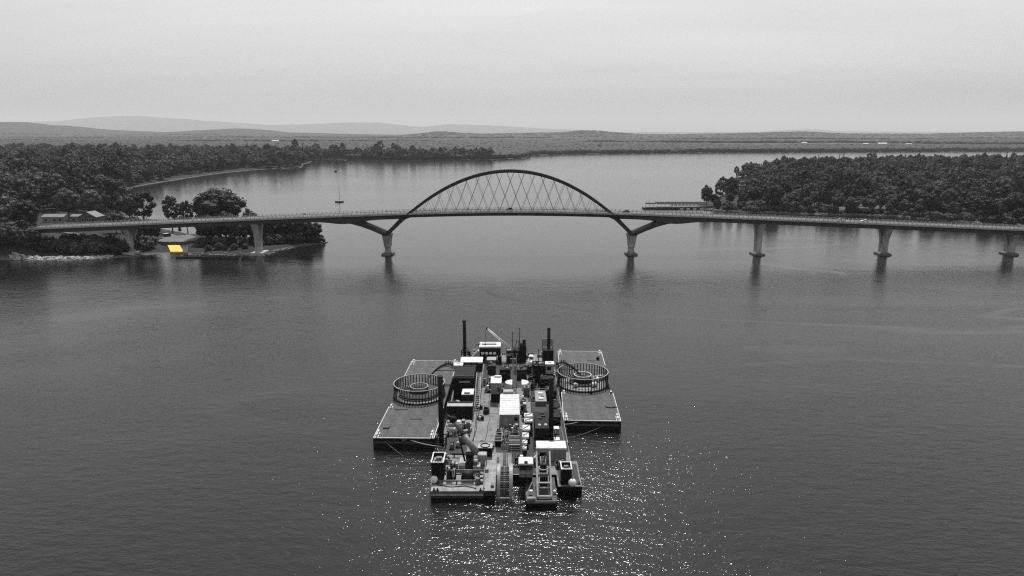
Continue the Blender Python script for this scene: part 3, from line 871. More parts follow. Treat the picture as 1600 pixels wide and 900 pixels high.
def loft(mb, secs):
    """secs: list of rectangles (cx, cy, z, wx, wy) joined into one tapered body"""
    rings = [[(cx-wx/2,cy-wy/2,z),(cx+wx/2,cy-wy/2,z),(cx+wx/2,cy+wy/2,z),(cx-wx/2,cy+wy/2,z)] for cx, cy, z, wx, wy in secs]
    vs = [p for r in rings for p in r]; fs = [(3,2,1,0), tuple(4*(len(rings)-1)+k for k in range(4))]
    for i in range(len(rings)-1):
        for k in range(4): fs.append((4*i+k, 4*i+(k+1)%4, 4*i+4+(k+1)%4, 4*i+4+k))
    return mb._add(vs, fs)
for pi, px in enumerate(PIERS):
    main = px in (-75, 72)
    gz = max(0.2, float(land_height([px], [BY])[0][0])) if pi < 3 else 0.0
    if pi == 0: continue
    topz = 12.2 if main else girder_bottom(px)
    z0 = gz+(1.7 if gz < 1 else .6)
    pier = MB()
    stem_top = z0+(topz-z0)*(.35 if not main else .3)
    loft(pier, [(px,0,z0-.3,2.9,5.6),(px,0,stem_top,2.9,5.8)])
    po = pier.build('pier', 'pier_concrete', bridge)
    for sy in (-1, 1):
        c = MB(); secs = []
        for i in range(7):
            f = i/6; z = stem_top+(topz-stem_top)*f
            if main: secs.append((px, sy*(2.0+1.2*f**2), z, 3.6+1.6*f**2, 3.2+.6*f))
            else: secs.append((px, sy*(1.75+3.1*f**1.8), z, 2.95+.8*f**2, 2.2-.1*f))
        loft(c, secs); c.build('column', 'pier_concrete', po)
    cap = MB(); loft(cap, [(px,0,topz-.9,4.0,8.2),(px,0,topz-.02,4.6,9.6 if not main else 8.4)]); cap.build('crossbeam', 'pier_concrete', po)
    ft = MB(); w, L_ = 3.4, 7.2
    if gz < 1:
        hexa = lambda s, z: [(px-w*s,-L_*.55*s,z),(px,-L_*s,z),(px+w*s,-L_*.55*s,z),(px+w*s,L_*.55*s,z),(px,L_*s,z),(px-w*s,L_*.55*s,z)]
        vs = hexa(1.08,-2.5)+hexa(1.0,.8)+hexa(.6,z0-.31)
        ft._add(vs, [tuple(range(12,18))]+[(k,(k+1)%6,6+(k+1)%6,6+k) for k in range(6)]+[(6+k,6+(k+1)%6,12+(k+1)%6,12+k) for k in range(6)])
    else:
        loft(ft, [(px,0,gz-3,8,13),(px,0,gz+.3,7.5,12.5),(px,0,gz+.301,6,11),(px,0,z0-.31,5,10)])
    ft.build('footing', 'stone' if gz < 1 else 'stone_pale', po)
# delta legs at the two main piers
for p, s in ((-75, -1), (72, 1)):
    xo = lambda u: p+s*u
    outer = [(xo(-1.6),13.9),(xo(2.0),13.7)]
    low = [(xo(u), z) for u, z in ((1.9,12.2),(8,14.9),(14,17.2),(20,18.9),(26,19.7))]
    upper = [(xo(26), girder_bottom(xo(26))+.6),(xo(15.8), girder_bottom(xo(15.8))+.6),(xo(12),18.6),(xo(6),16.2),(xo(.6),13.9)]
    leg = MB().prism([(xo(-1.2),12.3)]+low+upper, -5.2, 5.2)
    leg.build('delta_leg', 'bridge_girder', bridge)
    inn = [(xo(.3),12.5),(xo(-1.6),12.5),(xo(-7),17.6),(xo(-11.5),21.6),(xo(-15.5),23.3),(xo(-19),girder_bottom(xo(-19))+.3),(xo(-14),girder_bottom(xo(-14))+.5),(xo(-9.5),girder_bottom(xo(-9.5))+.5),(xo(-7.8),21.6),(xo(-5.2),18.9),(xo(-.4),14.2)]
    for sy in (-1, 1):
        MB().prism(inn, sy*5.0-.9, sy*5.0+.9).build('delta_leg', 'bridge_steel', bridge)
    MB().box(p-1.8, p+1.8, -5.6, 5.6, 12.18, 13.1).build('bearing_beam', 'bridge_steel', bridge)
# arch ribs
XA = 60.5; XC = -1.0
def arch_z(x): return 24.6+25.2*(1-((x-XC)/XA)**2)
def arch_y(x, s): return s*(6.5-3.6*max(0, 1-((x-XC)/XA)**2))
for s in (-1, 1):
    rib = MB(); N = 40; vs = []; fs = []
    for i in range(N+1):
        x = XC-XA+2*XA*i/N; z = arch_z(x); y = arch_y(x, s)
        dz = -2*25.2*(x-XC)/XA**2; q = Vector((-dz, 0, 1)).normalized()
        for a, h in ((-.55,-.85),(.55,-.85),(.55,.85),(-.55,.85)):
            vs.append((x+q.x*h, y+a, z+q.z*h))
    for i in range(N):
        for k in range(4): fs.append((4*i+k, 4*i+(k+1)%4, 4*i+4+(k+1)%4, 4*i+4+k))
    fs += [(0,1,2,3),(4*N+3,4*N+2,4*N+1,4*N)]
    rib._add(vs, fs); rib.build('arch_rib', 'bridge_steel', bridge)
for x in (-38, -22.5, -8, 6, 20.5, 36):
    MB().bar((x, arch_y(x,-1)+.55, arch_z(x)), (x, arch_y(x,1)-.55, arch_z(x)), .7, .8).build('arch_brace', 'bridge_steel', bridge)
def hang(x0, dirn, s):
    """where a hanger that leaves the deck edge at x0 meets the arch"""
    lo, hi = 0.0, 40.0
    f = lambda t: arch_z(x0+dirn*.37*t)-(deck_z(x0)+.3+t)
    for _ in range(40):
        mid = (lo+hi)/2
        if f(mid) > 0: lo = mid
        else: hi = mid
    x1 = x0+dirn*.37*lo
    return (x0, s*6.45, deck_z(x0)+.1), (x1, arch_y(x1, s), arch_z(x1)-.6)
for s in (-1, 1):
    for i in range(17):
        x0 = XC-52+6.5*i
        for dirn in (-1, 1):
            if abs(x0+dirn*3-XC) > 55: continue
            p0, p1 = hang(x0, dirn, s)
            if p1[2]-p0[2] < 2.0: continue
            MB().cyl(p0, p1, .085, .085, 6).build('hanger', 'bridge_steel', bridge)

# ------------------------------------------------------------------ cars on the bridge
def car(x, y, z, rz, label, paint, dx=0):
    c = thing('car', label, 'car', (x, y, z), rz)
    body = MB().prism([(-2.2,.35),(2.2,.35),(2.25,.75),(1.9,.92),(.9,1.0),(-1.7,1.02),(-2.22,.9)], -.88, .88); body.build('body', paint, c)
    MB().prism([(.95,1.0),(.3,1.5),(-1.1,1.52),(-1.75,1.02)], -.74, .74).build('window', 'glass', c)
    MB().prism([(.3,1.5),(.2,1.56),(-1.05,1.58),(-1.1,1.52)], -.75, .75).build('roof', paint, c)
    for wx in (-1.4, 1.4):
        for wy in (-.8, .8):
            MB().cyl((wx,wy-.1,.34),(wx,wy+.1,.34),.34,.34,12).build('wheel', 'rubber', c)
    for wy in (-.6, .6):
        MB().box(2.2,2.27,wy-.15,wy+.15,.62,.76).build('headlight', 'white_paint', c)
car(68.5, BY+2.2, deck_z(68.5)+.01, math.pi, 'dark car on the bridge just right of the arch', 'dark_steel')
car(196, BY-2.0, deck_z(196)+.01, 0, 'white car on the right approach, left of the other white car', 'white_paint')
car(212.5, BY+1.9, deck_z(212.5)+.01, math.pi, 'white car on the right approach nearest the shore', 'white_paint')
car(-1.5, BY+2.2, deck_z(-1.5)+.01, math.pi, 'small dark car under the middle of the arch', 'dark_steel')

# ------------------------------------------------------------------ left shore
def land_z(x, y): return float(land_height([x], [y])[0][0])
# two houses beside the road
def gable_house(name, label, x0, x1, y0, y1, z, h, rise, wall, roof, wins, ridge='x', chim=False):
    t = thing(name, label, 'house', ((x0+x1)/2, (y0+y1)/2, z)); w, d = (x1-x0)/2, (y1-y0)/2
    MB().box(-w, w, -d, d, -2.5, h).build('wall', wall, t)
    rf = MB(); e = .4
    if ridge == 'x': rf.prism([(-d-e,h-.1),(0,h+rise),(d+e,h-.1),(d+e,h+.12),(0,h+rise+.22),(-d-e,h+.12)], -w-e, w+e, 'yz'); gab = MB().prism([(-d,h),(d,h),(0,h+rise-.05)], -w+.01, w-.01, 'yz')
    else: rf.prism([(-w-e,h-.1),(0,h+rise),(w+e,h-.1),(w+e,h+.12),(0,h+rise+.22),(-w-e,h+.12)], -d-e, d+e, 'xz'); gab = MB().prism([(-w,h),(w,h),(0,h+rise-.05)], -d+.01, d-.01, 'xz')
    r = rf.build('roof', roof, t); gab.build('gable', wall, t)
    if chim: MB().box(-w*.5,-w*.5+.9,-.4,.5,h,h+rise+1.1).build('chimney', 'brick', r)
    for wx, wz, ww, wh in wins:
        f = MB().box(wx-ww/2-.12, wx+ww/2+.12, -d-.08, -d-.002, wz-.12, wz+wh+.12).build('window', 'wall_white', t)
        MB().box(wx-ww/2, wx+ww/2, -d-.12, -d-.081, wz, wz+wh).build('pane', 'glass', f)
    return t
zh = land_z(-330, 508)
gable_house('shore_house', 'low pale house with dark windows at the left shore, left of the brick one', -338, -322.5, 505, 513, zh, 4.2, 1.6, 'grey_paint', 'roof_pale', [(-5,1.2,2.0,1.9),(1.2,1.2,2.0,1.9),(5.2,1.2,2.0,1.9)])
gable_house('garage_wing', 'low pale wing between the pale house and the brick gable', -321, -312.5, 511, 517, zh, 3.9, 1.3, 'grey_paint', 'roof_pale', [(-2,1.2,1.4,1.6),(1.6,1.2,1.4,1.6)])
gable_house('brick_house', 'dark brick house with its gable end facing the bridge', -312.4, -299.5, 506, 516, zh, 4.0, 3.6, 'brick', 'roof_pale', [(-3.6,1.3,1.5,1.7),(0,1.3,1.2,1.7),(4.2,1.0,1.8,2.2)], 'y', True)
# guardrail road that drops from the houses to the pier
rp = [(-318,466),(-300,461),(-282,453.5),(-264,444),(-248,436)]
lane = MB(); bank = MB()
def z_of(q): return land_z(*q)+.35
for (a, b2) in zip(rp[:-1], rp[1:]):
    d = Vector((b2[0]-a[0], b2[1]-a[1], 0)).normalized(); nn = Vector((-d.y, d.x, 0))
    for f0, f1 in ((0,.25),(.25,.5),(.5,.75),(.75,1)):
        p = [a[i]+(b2[i]-a[i])*f0 for i in (0,1)]; q = [a[i]+(b2[i]-a[i])*f1 for i in (0,1)]
        zp, zq = z_of(p), z_of(q)
        lane._add([(p[0]-nn.x*2.4,p[1]-nn.y*2.4,zp),(q[0]-nn.x*2.4,q[1]-nn.y*2.4,zq),(q[0]+nn.x*2.4,q[1]+nn.y*2.4,zq),(p[0]+nn.x*2.4,p[1]+nn.y*2.4,zp)], [(0,1,2,3)])
lane_o = lane.build('road', 'asphalt'); tag(lane_o, kind='structure')
gr = thing('guardrail', 'pale guardrail running down the bank below the left end of the bridge', 'guardrail', (rp[0][0], rp[0][1], z_of(rp[0])))
o0 = Vector((rp[0][0], rp[0][1], z_of(rp[0])))
for a, b2 in zip(rp[:-1], rp[1:]):
    pa = Vector((a[0]-1.2, a[1]-2.6, z_of((a[0]-1.2,a[1]-2.6))+.55))-o0; pb = Vector((b2[0]-1.2, b2[1]-2.6, z_of((b2[0]-1.2,b2[1]-2.6))+.55))-o0
    MB().bar(pa, pb, .2, .6).build('rail', 'white_line', gr)
    for f in (0, .33, .66):
        c = pa.lerp(pb, f); MB().box(c.x-.09,c.x+.09,c.y+.13,c.y+.3,c.z-1.3,c.z+.3).build('post', 'timber', gr)
# the yellow boat ramp
ramp_t = MB(); R0 = [(-220.5,446),(-212.8,446)]; R1 = [(-209.0,425.5),(-200.5,425.5)]
NSEG = 8
rows = []
for i in range(NSEG+1):
    f = i/NSEG
    a = [R0[0][k]+(R1[0][k]-R0[0][k])*f for k in (0,1)]; c = [R0[1][k]+(R1[1][k]-R0[1][k])*f for k in (0,1)]
    rows.append((a, c, .8+(1-f)*.8))
vs, fs = [], []
for a, c, z in rows:
    vs += [(a[0],a[1],z),(c[0],c[1],z),(c[0],c[1],z-1.4),(a[0],a[1],z-1.4)]
for i in range(NSEG):
    for k in range(4): fs.append((4*i+k, 4*i+4+k, 4*i+4+(k+1)%4, 4*i+(k+1)%4))
fs += [(0,1,2,3), tuple(4*NSEG+k for k in (3,2,1,0))]
ramp_t._add(vs, fs)
tag(ramp_t.build('boat_ramp', 'sand_yellow'), 'bright yellow sloping boat ramp at the left shore', 'ramp')
# sandy lot behind it
lot = MB(); lp = [(-236,452),(-224,449.5),(-213,449.5),(-206,456),(-212,470),(-224,484),(-240,486),(-244,470)]
zl = land_z(-222,462)+.35
lot.prism(lp, zl-2.5, zl, 'xy'); lo = lot.build('sand_lot', 'sand'); tag(lo, kind='structure')
# gangway and floating dock
dk = thing('dock', 'narrow gangway and low floating dock beside the yellow ramp', 'dock', (-200, 420, 0))
MB().bar((-3.5,14,2.3),(6.5,-8,.9),2.6,.35).build('gangway', 'dark_steel', dk)
for sx in (-1.3, 1.3): MB().bar((-3.5+sx,14,3.2),(6.5+sx,-8,1.8),.12,.12).build('handrail', 'mid_steel', dk)
for k in range(3):
    MB().box(3+k*6.2, 9+k*6.2, -13.5, -9.5, -.4, .75).build('float', 'dark_steel', dk)
# van
def van(x, y, rz, label):
    z = max(land_z(x, y), zl)+.02; v = thing('van', label, 'van', (x, y, z), rz)
    MB().prism([(-2.6,.4),(2.5,.4),(2.6,.95),(2.1,1.25),(1.5,2.1),(-2.55,2.2)], -.98, .98).build('body', 'dark_steel', v)
    MB().prism([(-2.6,2.2),(-2.5,2.3),(1.4,2.22),(1.5,2.1)], -.97, .97).build('roof', 'white_paint', v)
    MB().box(2.12,2.2,-.8,.8,1.3,1.5).build('windscreen', 'glass', v)
    for wx in (-1.7, 1.7):
        for wy in (-.9, .9): MB().cyl((wx,wy-.12,.38),(wx,wy+.12,.38),.38,.38,12).build('wheel', 'rubber', v)
van(-233, 472, R(65), 'dark van with pale roof parked by the sandy lot under the bridge')
# stones on the bank
def stones(name, label, path, n, smin, smax, m, spread):
    q = random.Random(n); mb = MB()
    for i in range(n):
        f = q.random()*(len(path)-1); k = int(f); f -= k
        x = path[k][0]+(path[k+1][0]-path[k][0])*f+q.uniform(-1,1); y = path[k][1]+(path[k+1][1]-path[k][1])*f+q.uniform(-.35,1)*spread
        z = max(land_z(x, y), -.1); s = q.uniform(smin, smax); o = len(mb.v)
        mb.sphere((x, y, z+.1*s), s*q.uniform(.8,1.5), s*q.uniform(.7,1.1), s*q.uniform(.45,.8), 6, 4)
        for j in range(o, len(mb.v)):
            a = mb.v[j]; mb.v[j] = (a[0]+q.uniform(-.18,.18)*s, a[1]+q.uniform(-.18,.18)*s, a[2]+q.uniform(-.15,.15)*s)
    mb.sm = [False]*len(mb.sm)
    tag(mb.build(name, m), label, None, None, 'stuff')
stones('shore_stones', 'pale stones along the left shore', [(-292,403.5),(-271,399.5),(-247,401.5),(-236,407)], 300, .35, 1.1, 'stone_pale', 3.2)
stones('shore_rubble', 'stones along the beach between dock and pier', [(-192,418.5),(-178,420.5),(-160,416.5),(-147,418.5),(-147,432),(-137,453),(-124,466.5)], 260, .25, .8, 'stone', 2.2)
stones('right_shore_stones', 'stones along the right shore', [(182,671),(212,649.5),(250,639.5),(303,629.5),(338,619.5),(352,596.5),(374,570.5),(399,546.5),(428,522)], 420, .5, 1.4, 'stone', 2.5)
# shore road and wall along the left bay
wall = MB(); pts = [(-524,1080),(-531,1171),(-531,1303),(-512,1416),(-452,1487)]
for a, b2 in zip(pts[:-1], pts[1:]): wall.bar((a[0],a[1],1.2),(b2[0],b2[1],1.2),1.0,.9)
tag(wall.build('sea_wall', 'stone'), 'pale low wall along the far left bay shore', 'wall')

# ------------------------------------------------------------------ right shore
tw = thing('stone_lighthouse', 'round pale stone tower with domed top among the right shore trees', 'tower', (229, 706, land_z(229, 706)))
MB().cyl((0,0,-1),(0,0,5),4.2,3.6,20).build('base', 'stone', tw)
MB().cyl((0,0,5),(0,0,16.5),2.9,2.6,20).build('shaft', 'stone', tw)
MB().cyl((0,0,16.5),(0,0,17.3),3.3,3.3,20).build('gallery', 'stone_pale', tw)
for k in range(8):
    a = k*math.pi/4; MB().cyl((2.0*math.cos(a),2.0*math.sin(a),17.3),(2.0*math.cos(a),2.0*math.sin(a),19.6),.22,.22,6).build('column', 'stone', tw)
MB().cyl((0,0,17.3),(0,0,19.6),1.4,1.4,12).build('lantern', 'glass', tw)
MB().sphere((0,0,19.6),2.4,2.4,1.8,16,8).build('dome', 'stone', tw)

jt = thing('roofed_jetty', 'long roofed jetty, bright gaps built as white panels, reaching out from the right shore', 'jetty', (156, 682, 0))
MB().box(-29,30,-5,5,1.0,1.5).build('platform', 'timber', jt)
MB().prism([(-5.6,4.7),(0,6.4),(5.6,4.7),(5.6,4.95),(0,6.65),(-5.6,4.95)], -17, 30, 'yz').build('roof', 'shingle_roof', jt)
MB().prism([(-3.0,4.6),(0,5.6),(3.0,4.6),(3.0,4.8),(0,5.8),(-3.0,4.8)], -27, -17.3, 'yz').build('roof', 'shingle_roof', jt)
for k in range(16):
    x = -28+k*3.8
    MB().cyl((x,-4.8,-2),(x,-4.8,1.0),.3,.3,8).build('pile', 'timber', jt)
    MB().box(x-.12,x+.12,-4.9,-4.66,1.5,4.68).build('post', 'dark_steel', jt)
for k in range(9):
    x = -2.5+k*3.6
    MB().box(x-1.25,x+1.25,-4.5,-4.42,3.1,4.4).build('bright_gap_panel', 'white_paint', jt)  # white paint stands in for bright water seen through the openings
for k in range(4):
    x = 7+k*6.3
    MB().box(x-1.6,x+1.6,-5.2,-5.02,-.3,.98).build('bright_gap_panel', 'white_paint', jt)  # lower row of bright gaps, likewise put in as white panels
MB().box(-29.5,30,-4.6,4.6,-1.5,.9).build('crib', 'dark_steel', jt)
ps = MB().prism([(300,684),(330,680),(345,672),(338,664),(306,668)], land_z(320,675)-2, land_z(320,675)+.5, 'xy').build('path', 'sand'); tag(ps, kind='structure')
ps2 = MB().prism([(436,660),(474,652),(474,648),(436,655)], land_z(455,654)-2, land_z(455,654)+1.2, 'xy').build('path', 'sand'); tag(ps2, kind='structure')

# ------------------------------------------------------------------ boats on the lake
sb = thing('sailboat', 'small sailboat with bare mast on the water left of the arch', 'sailboat', (-183, 747, 0), R(12))
st = [(-4.2,.9,.2),(-2,1.35,.0),(1,1.4,.0),(3.2,.8,.25),(4.8,.06,.5)]
vs, fs = [], []
for x, w, k in st: vs += [(x,-w,1.0+k*.4),(x,-w*.55,-.4),(x,w*.55,-.4),(x,w,1.0+k*.4)]
for i in range(4): fs += [(4*i+k, 4*i+k+1, 4*i+5+k, 4*i+4+k) for k in range(3)]+[(4*i+3,4*i,4*i+4,4*i+7)]
fs += [(0,1,2,3)]
h = MB()._add(vs, fs).build('hull', 'dark_steel', sb)
MB().rbox(-2.2,1.6,-.8,.8,1.0,1.6,.12).build('cabin', 'white_paint', sb)
MB().cyl((.6,0,1.0),(.6,0,15),.24,.18,8).build('mast', 'pale_steel', sb)
MB().cyl((.5,0,2.4),(-3.6,0,2.5),.2,.14,8).build('boom', 'white_paint', sb)
for e in ((4.7,0,1.2),(-4.1,0,1.1)): MB().cyl((.6,0,14.8),e,.025,.025,4).build('stay', 'mid_steel', sb)
mbt = thing('motorboat', 'tiny dark motorboat far out, left of the sailboat', 'boat', (-330, 1335, 0), R(80))
MB()._add([tuple(Vector(p)*1.3) for p in vs], fs).build('hull', 'dark_steel', mbt)
MB().box(-1.6,1.2,-1,1,1.2,2.5).build('cabin', 'mid_steel', mbt)

# ------------------------------------------------------------------ farm buildings far beyond the lake
def barn(x, y, w, d, h, rz, label):
    z = land_z(x, y); t = thing('farm_building', label, 'farm building', (x, y, z), rz)
    MB().box(-w/2,w/2,-d/2,d/2,-4,h).build('wall', 'wall_white', t)
    MB().prism([(-d/2-1,h),(0,h+d*.28),(d/2+1,h)], -w/2-1, w/2+1, 'yz').build('roof', 'white_roof', t)
for x, y, w, lb in [(-2185,4550,46,'white farm roof above the left wood, right of two paler ones'),(-4686,7369,95,'faint far farm roof at the foot of the left hills'),
                    (-2300,4090,60,'long pale farm roof left of the bright white one on the left'),(-1330,5259,55,'left shed of the white farm row behind the bay'),
                    (-1262,5300,100,'longest white shed of the farm row behind the bay'),(-1450,5400,40,'small white shed left of the farm row behind the bay'),
                    (-655,4908,34,'lone small white farm building left of the arch'),(-2539,9215,110,'faint white roofs on the far plain above the farm row'),
                    (-2400,9260,70,'faint small roof right of the far plain roofs'),(1894,3677,44,'long white shed of the farm on the far right shore'),
                    (1790,3640,24,'white shed left of the long one on the far right shore'),(1965,3560,30,'white shed right of the long one on the far right shore'),
                    (1500,3690,26,'small lone white building left of the right farm'),(-570,3196,24,'small pale building among the trees behind the bay'),
                    (-1616,4908,50,'pale roof in the woods beyond the left point')]:
    barn(x, y, w, 18 if w > 30 else 12, 7 if y > 4000 else 5.5, R(random.uniform(-8,8)), lb)
h = barn(-252, 1905, 14, 9, 4.5, .2, 'small boathouse on the wooded point beyond the bay')
h = barn(-562, 1260, 14, 9, 4.5, .3, 'white cottage by the road on the left bay shore')

# ------------------------------------------------------------------ the cable-laying barge
DZ = 2.0                                   # deck height above the water
def at(name, label, cat, x, y, z=DZ, rz=0, group=None):
    return thing(name, label, cat, (x, y, z), rz, group)
def B(p, name, m, *a): return MB().box(*a).build(name, m, p)
def C(p, name, m, a, b, r, r2=None, n=12): return MB().cyl(a, b, r, r2, n).build(name, m, p)

work = at('work_barge', 'long cluttered steel work barge in front of the bridge', 'barge', 0, 170, 0)
WX = [-16.4, -9.0, -1.6, 5.8, 13.0]; WY = [-34.5, -18, -1.5, 15, 31.5, 48]
for i in range(4):
    for j in range(5):
        x0, x1, y0, y1 = WX[i]+.04, WX[i+1]-.04, WY[j]+.04, WY[j+1]-.04
        po = B(work, 'pontoon', 'hull_black', x0, x1, y0, y1, -1.6, DZ-.06)
        B(po, 'deck_plate', 'deck_steel', x0+.03, x1-.03, y0+.03, y1-.03, DZ-.06, DZ)
def pontoon(x0, x1, y0, y1, m, top=DZ, cut=0.9):
    """front pontoon with a raked bow"""
    y0 -= 170; y1 -= 170
    pr = [(y0, top), (y0, top-1.0), (y0+cut, top-2.1), (y0+cut, -1.6), (y1, -1.6), (y1, top)]
    po = MB().prism([(a, min(b, top-.06)) for a, b in pr], x0, x1, 'yz').build('pontoon', 'hull_black' if m != 'deck_pale' else 'mid_steel', work)
    B(po, 'deck_plate', m, x0+.03, x1-.03, y0+.03, y1-.03, top-.06, top)
    return po
pontoon(-16.35, -5.6, 128.6, 135.4, 'deck_pale')
pontoon(2.7, 8.9, 125.6, 135.4, 'deck_cable', 1.55)
pontoon(9.3, 14.2, 130.6, 142, 'deck_steel', DZ-.02)
for x0, x1, y, h in ((-16.3,13,176.5-170,0),):
    pass
# rubbing strips, hatches, bollards on the barge
for x0, x1, y in ((-16.2,-5.8,128.53),(2.9,8.7,125.53)):
    B(work, 'rubbing_strip', 'pale_steel' if x0 < 0 else 'mid_steel', x0, x1, y-170-.12, y-170+.0, 1.1, 1.45)
for x, y in ((-15.6,128.8),(-6.3,128.8),(13.0,131.6),(-15.8,146),(12.3,150),(-15.8,186),(12.4,199),(-8.2,134.8),(-3,217),(6,217)):
    b_ = MB(); b_.cyl((x,y-170,DZ),(x,y-170,DZ+.6),.16,.16,10); b_.cyl((x+.7,y-170,DZ),(x+.7,y-170,DZ+.6),.16,.16,10); b_.box(x-.3,x+1.0,y-170-.25,y-170+.25,DZ,DZ+.06)
    b_.build('bollard', 'dark_steel', work)
for x, y in ((-7.0,152),(-5.2,158.5),(-7.4,183),(3.9,178),(-12.2,139.5),(-6.9,195),(4.4,166)):
    MB().ring((x,y-170,DZ+.04),.42,.1,16).build('hatch_rim', 'mid_steel', work)
# thin dark sheets added to darken the deck around the machinery ranks
for x0, x1, y0, y1 in ((-16.1,-9.6,163.2,199.6),(4.9,12.7,146.2,176),(4.2,12.7,176.4,203),(-8.6,4.0,186.8,210),(-15.6,-10.2,144.8,159),(-3.6,-.2,146,157),(-.1,5.0,136,158.8),(9.6,13.9,131.2,140.6)):
    B(work, 'dark_deck_sheet', 'dark_steel', x0, x1, y0-170, y1-170, DZ, DZ+.012)
# tyres along the sides
for k in range(9):
    MB().ring((-16.62,140-170+k*8.3,1.1),.55,.32,16,'x').build('fender_tyre', 'rubber', work)
    MB().ring((13.2,144-170+k*8.0,1.1),.55,.32,16,'x').build('fender_tyre', 'rubber', work)

# ---- the two cable barges alongside
def cable_barge(label, x, y, rz, w, d, marks):
    t = at('cable_barge', label, 'barge', x, y, .3, rz)
    MB().prism([(0,2.2),(0,-1.6),(d,-1.6),(d,2.2)], -w/2, w/2, 'yz').build('hull', 'hull_black', t)
    B(t, 'deck', 'dark_steel', -w/2+.12, w/2-.12, .12, d-.12, 2.2, 2.26)
    B(t, 'waterline_band', 'hull_band', -w/2+.3, w/2-.3, -.03, -.004, .95, 1.45)
    for a in ((-w/2,w/2,0,.2),(-w/2,w/2,d-.2,d)): B(t, 'edge_strip', 'white_line', *a, 2.2, 2.36)
    for a in ((-w/2,-w/2+.16,.2,d*.34),(w/2-.16,w/2,.2,d*.34),(-w/2,-w/2+.16,d*.75,d-.2),(w/2-.16,w/2,d*.75,d-.2)): B(t, 'edge_strip', 'white_line', *a, 2.2, 2.34)
    for sx in (-1, 1):
        for yy in (.9, 2.6, d*.33, d-3.2, d-1.2):
            b_ = MB(); X = sx*(w/2-.75)
            for q in (-.3, .3): b_.cyl((X,yy+q,2.26),(X,yy+q,2.95),.17,.17,10); b_.cyl((X,yy+q,2.95),(X,yy+q,3.02),.26,.26,10)
            b_.box(X-.35,X+.35,yy-.65,yy+.65,2.26,2.34); b_.build('bollard', 'white_line', t)
    px_, py_ = (w-.24)/4, (d-.24)/9
    pl = MB().box(.03, px_-.03, .03, py_-.03, 2.26, 2.275).mesh('deck_plate', 'deck_cable')
    for i in range(4):
        for j in range(9): link('deck_plate', pl, t, (-w/2+.12+i*px_, .12+j*py_, 0))
    for hx, hy, hw in marks: B(t, 'deck_slot', 'black_steel', hx-hw/2, hx+hw/2, hy-.28, hy+.28, 2.276, 2.3)
    for hx, hy in ((-w*.3,d*.2),(w*.25,d*.28),(0,d*.9),(w*.3,d*.93)): MB().ring((hx,hy,2.29),.4,.09,16).build('hatch_rim', 'mid_steel', t)
    return t
LB = cable_barge('flat black-hulled barge under the left cable basket', -25.2, 152.3, R(-1.2), 14.3, 56.8, [(-3.6,17.2,3.4),(1.2,11.2,3.0)])
RB = cable_barge('flat black-hulled barge under the right cable basket', 19.8, 162.4, R(-2.2), 14.2, 56.6, [(3.2,47,2.6),(-2,41,1.6)])
# worn white lettering on the bows
def lettering(parent, txt, x, size):
    c = bpy.data.curves.new('lettering', 'FONT'); c.body = txt; c.size = size; c.align_x = 'CENTER'; c.extrude = .004
    c.materials.append(MATS['pale_steel'])
    o = bpy.data.objects.new('lettering_curve', c); COL.objects.link(o)
    dg = bpy.context.evaluated_depsgraph_get(); me = bpy.data.meshes.new_from_object(o.evaluated_get(dg))
    bpy.data.objects.remove(o)
    q = link('lettering', me, parent, (x, -.012, 1.62), (R(90), 0, 0)); return q
lettering(LB, 'D/T', .2, .75)
lettering(RB, 'DT 60', .4, .42)
MB().tube([(-5.9,5.2,2.45),(-5.2,5.5,2.42),(-4.6,5.1,2.4),(-4.5,6.4,2.4)],.14,6).build('mooring_line', 'rope_dark', LB)
MB().tube([(3.9,9.2,2.4),(4.8,8.6,2.4),(5.6,8.5,2.4),(6.3,9.0,2.4),(7.0,8.8,2.4)],.14,6).build('mooring_line', 'rope_dark', RB)
MB().sphere((1.0,18.6,2.75),.5).build('drum_float', 'rubber', RB)
MB().sphere((5.2,48,2.8),.55).build('drum_float', 'rubber', RB)

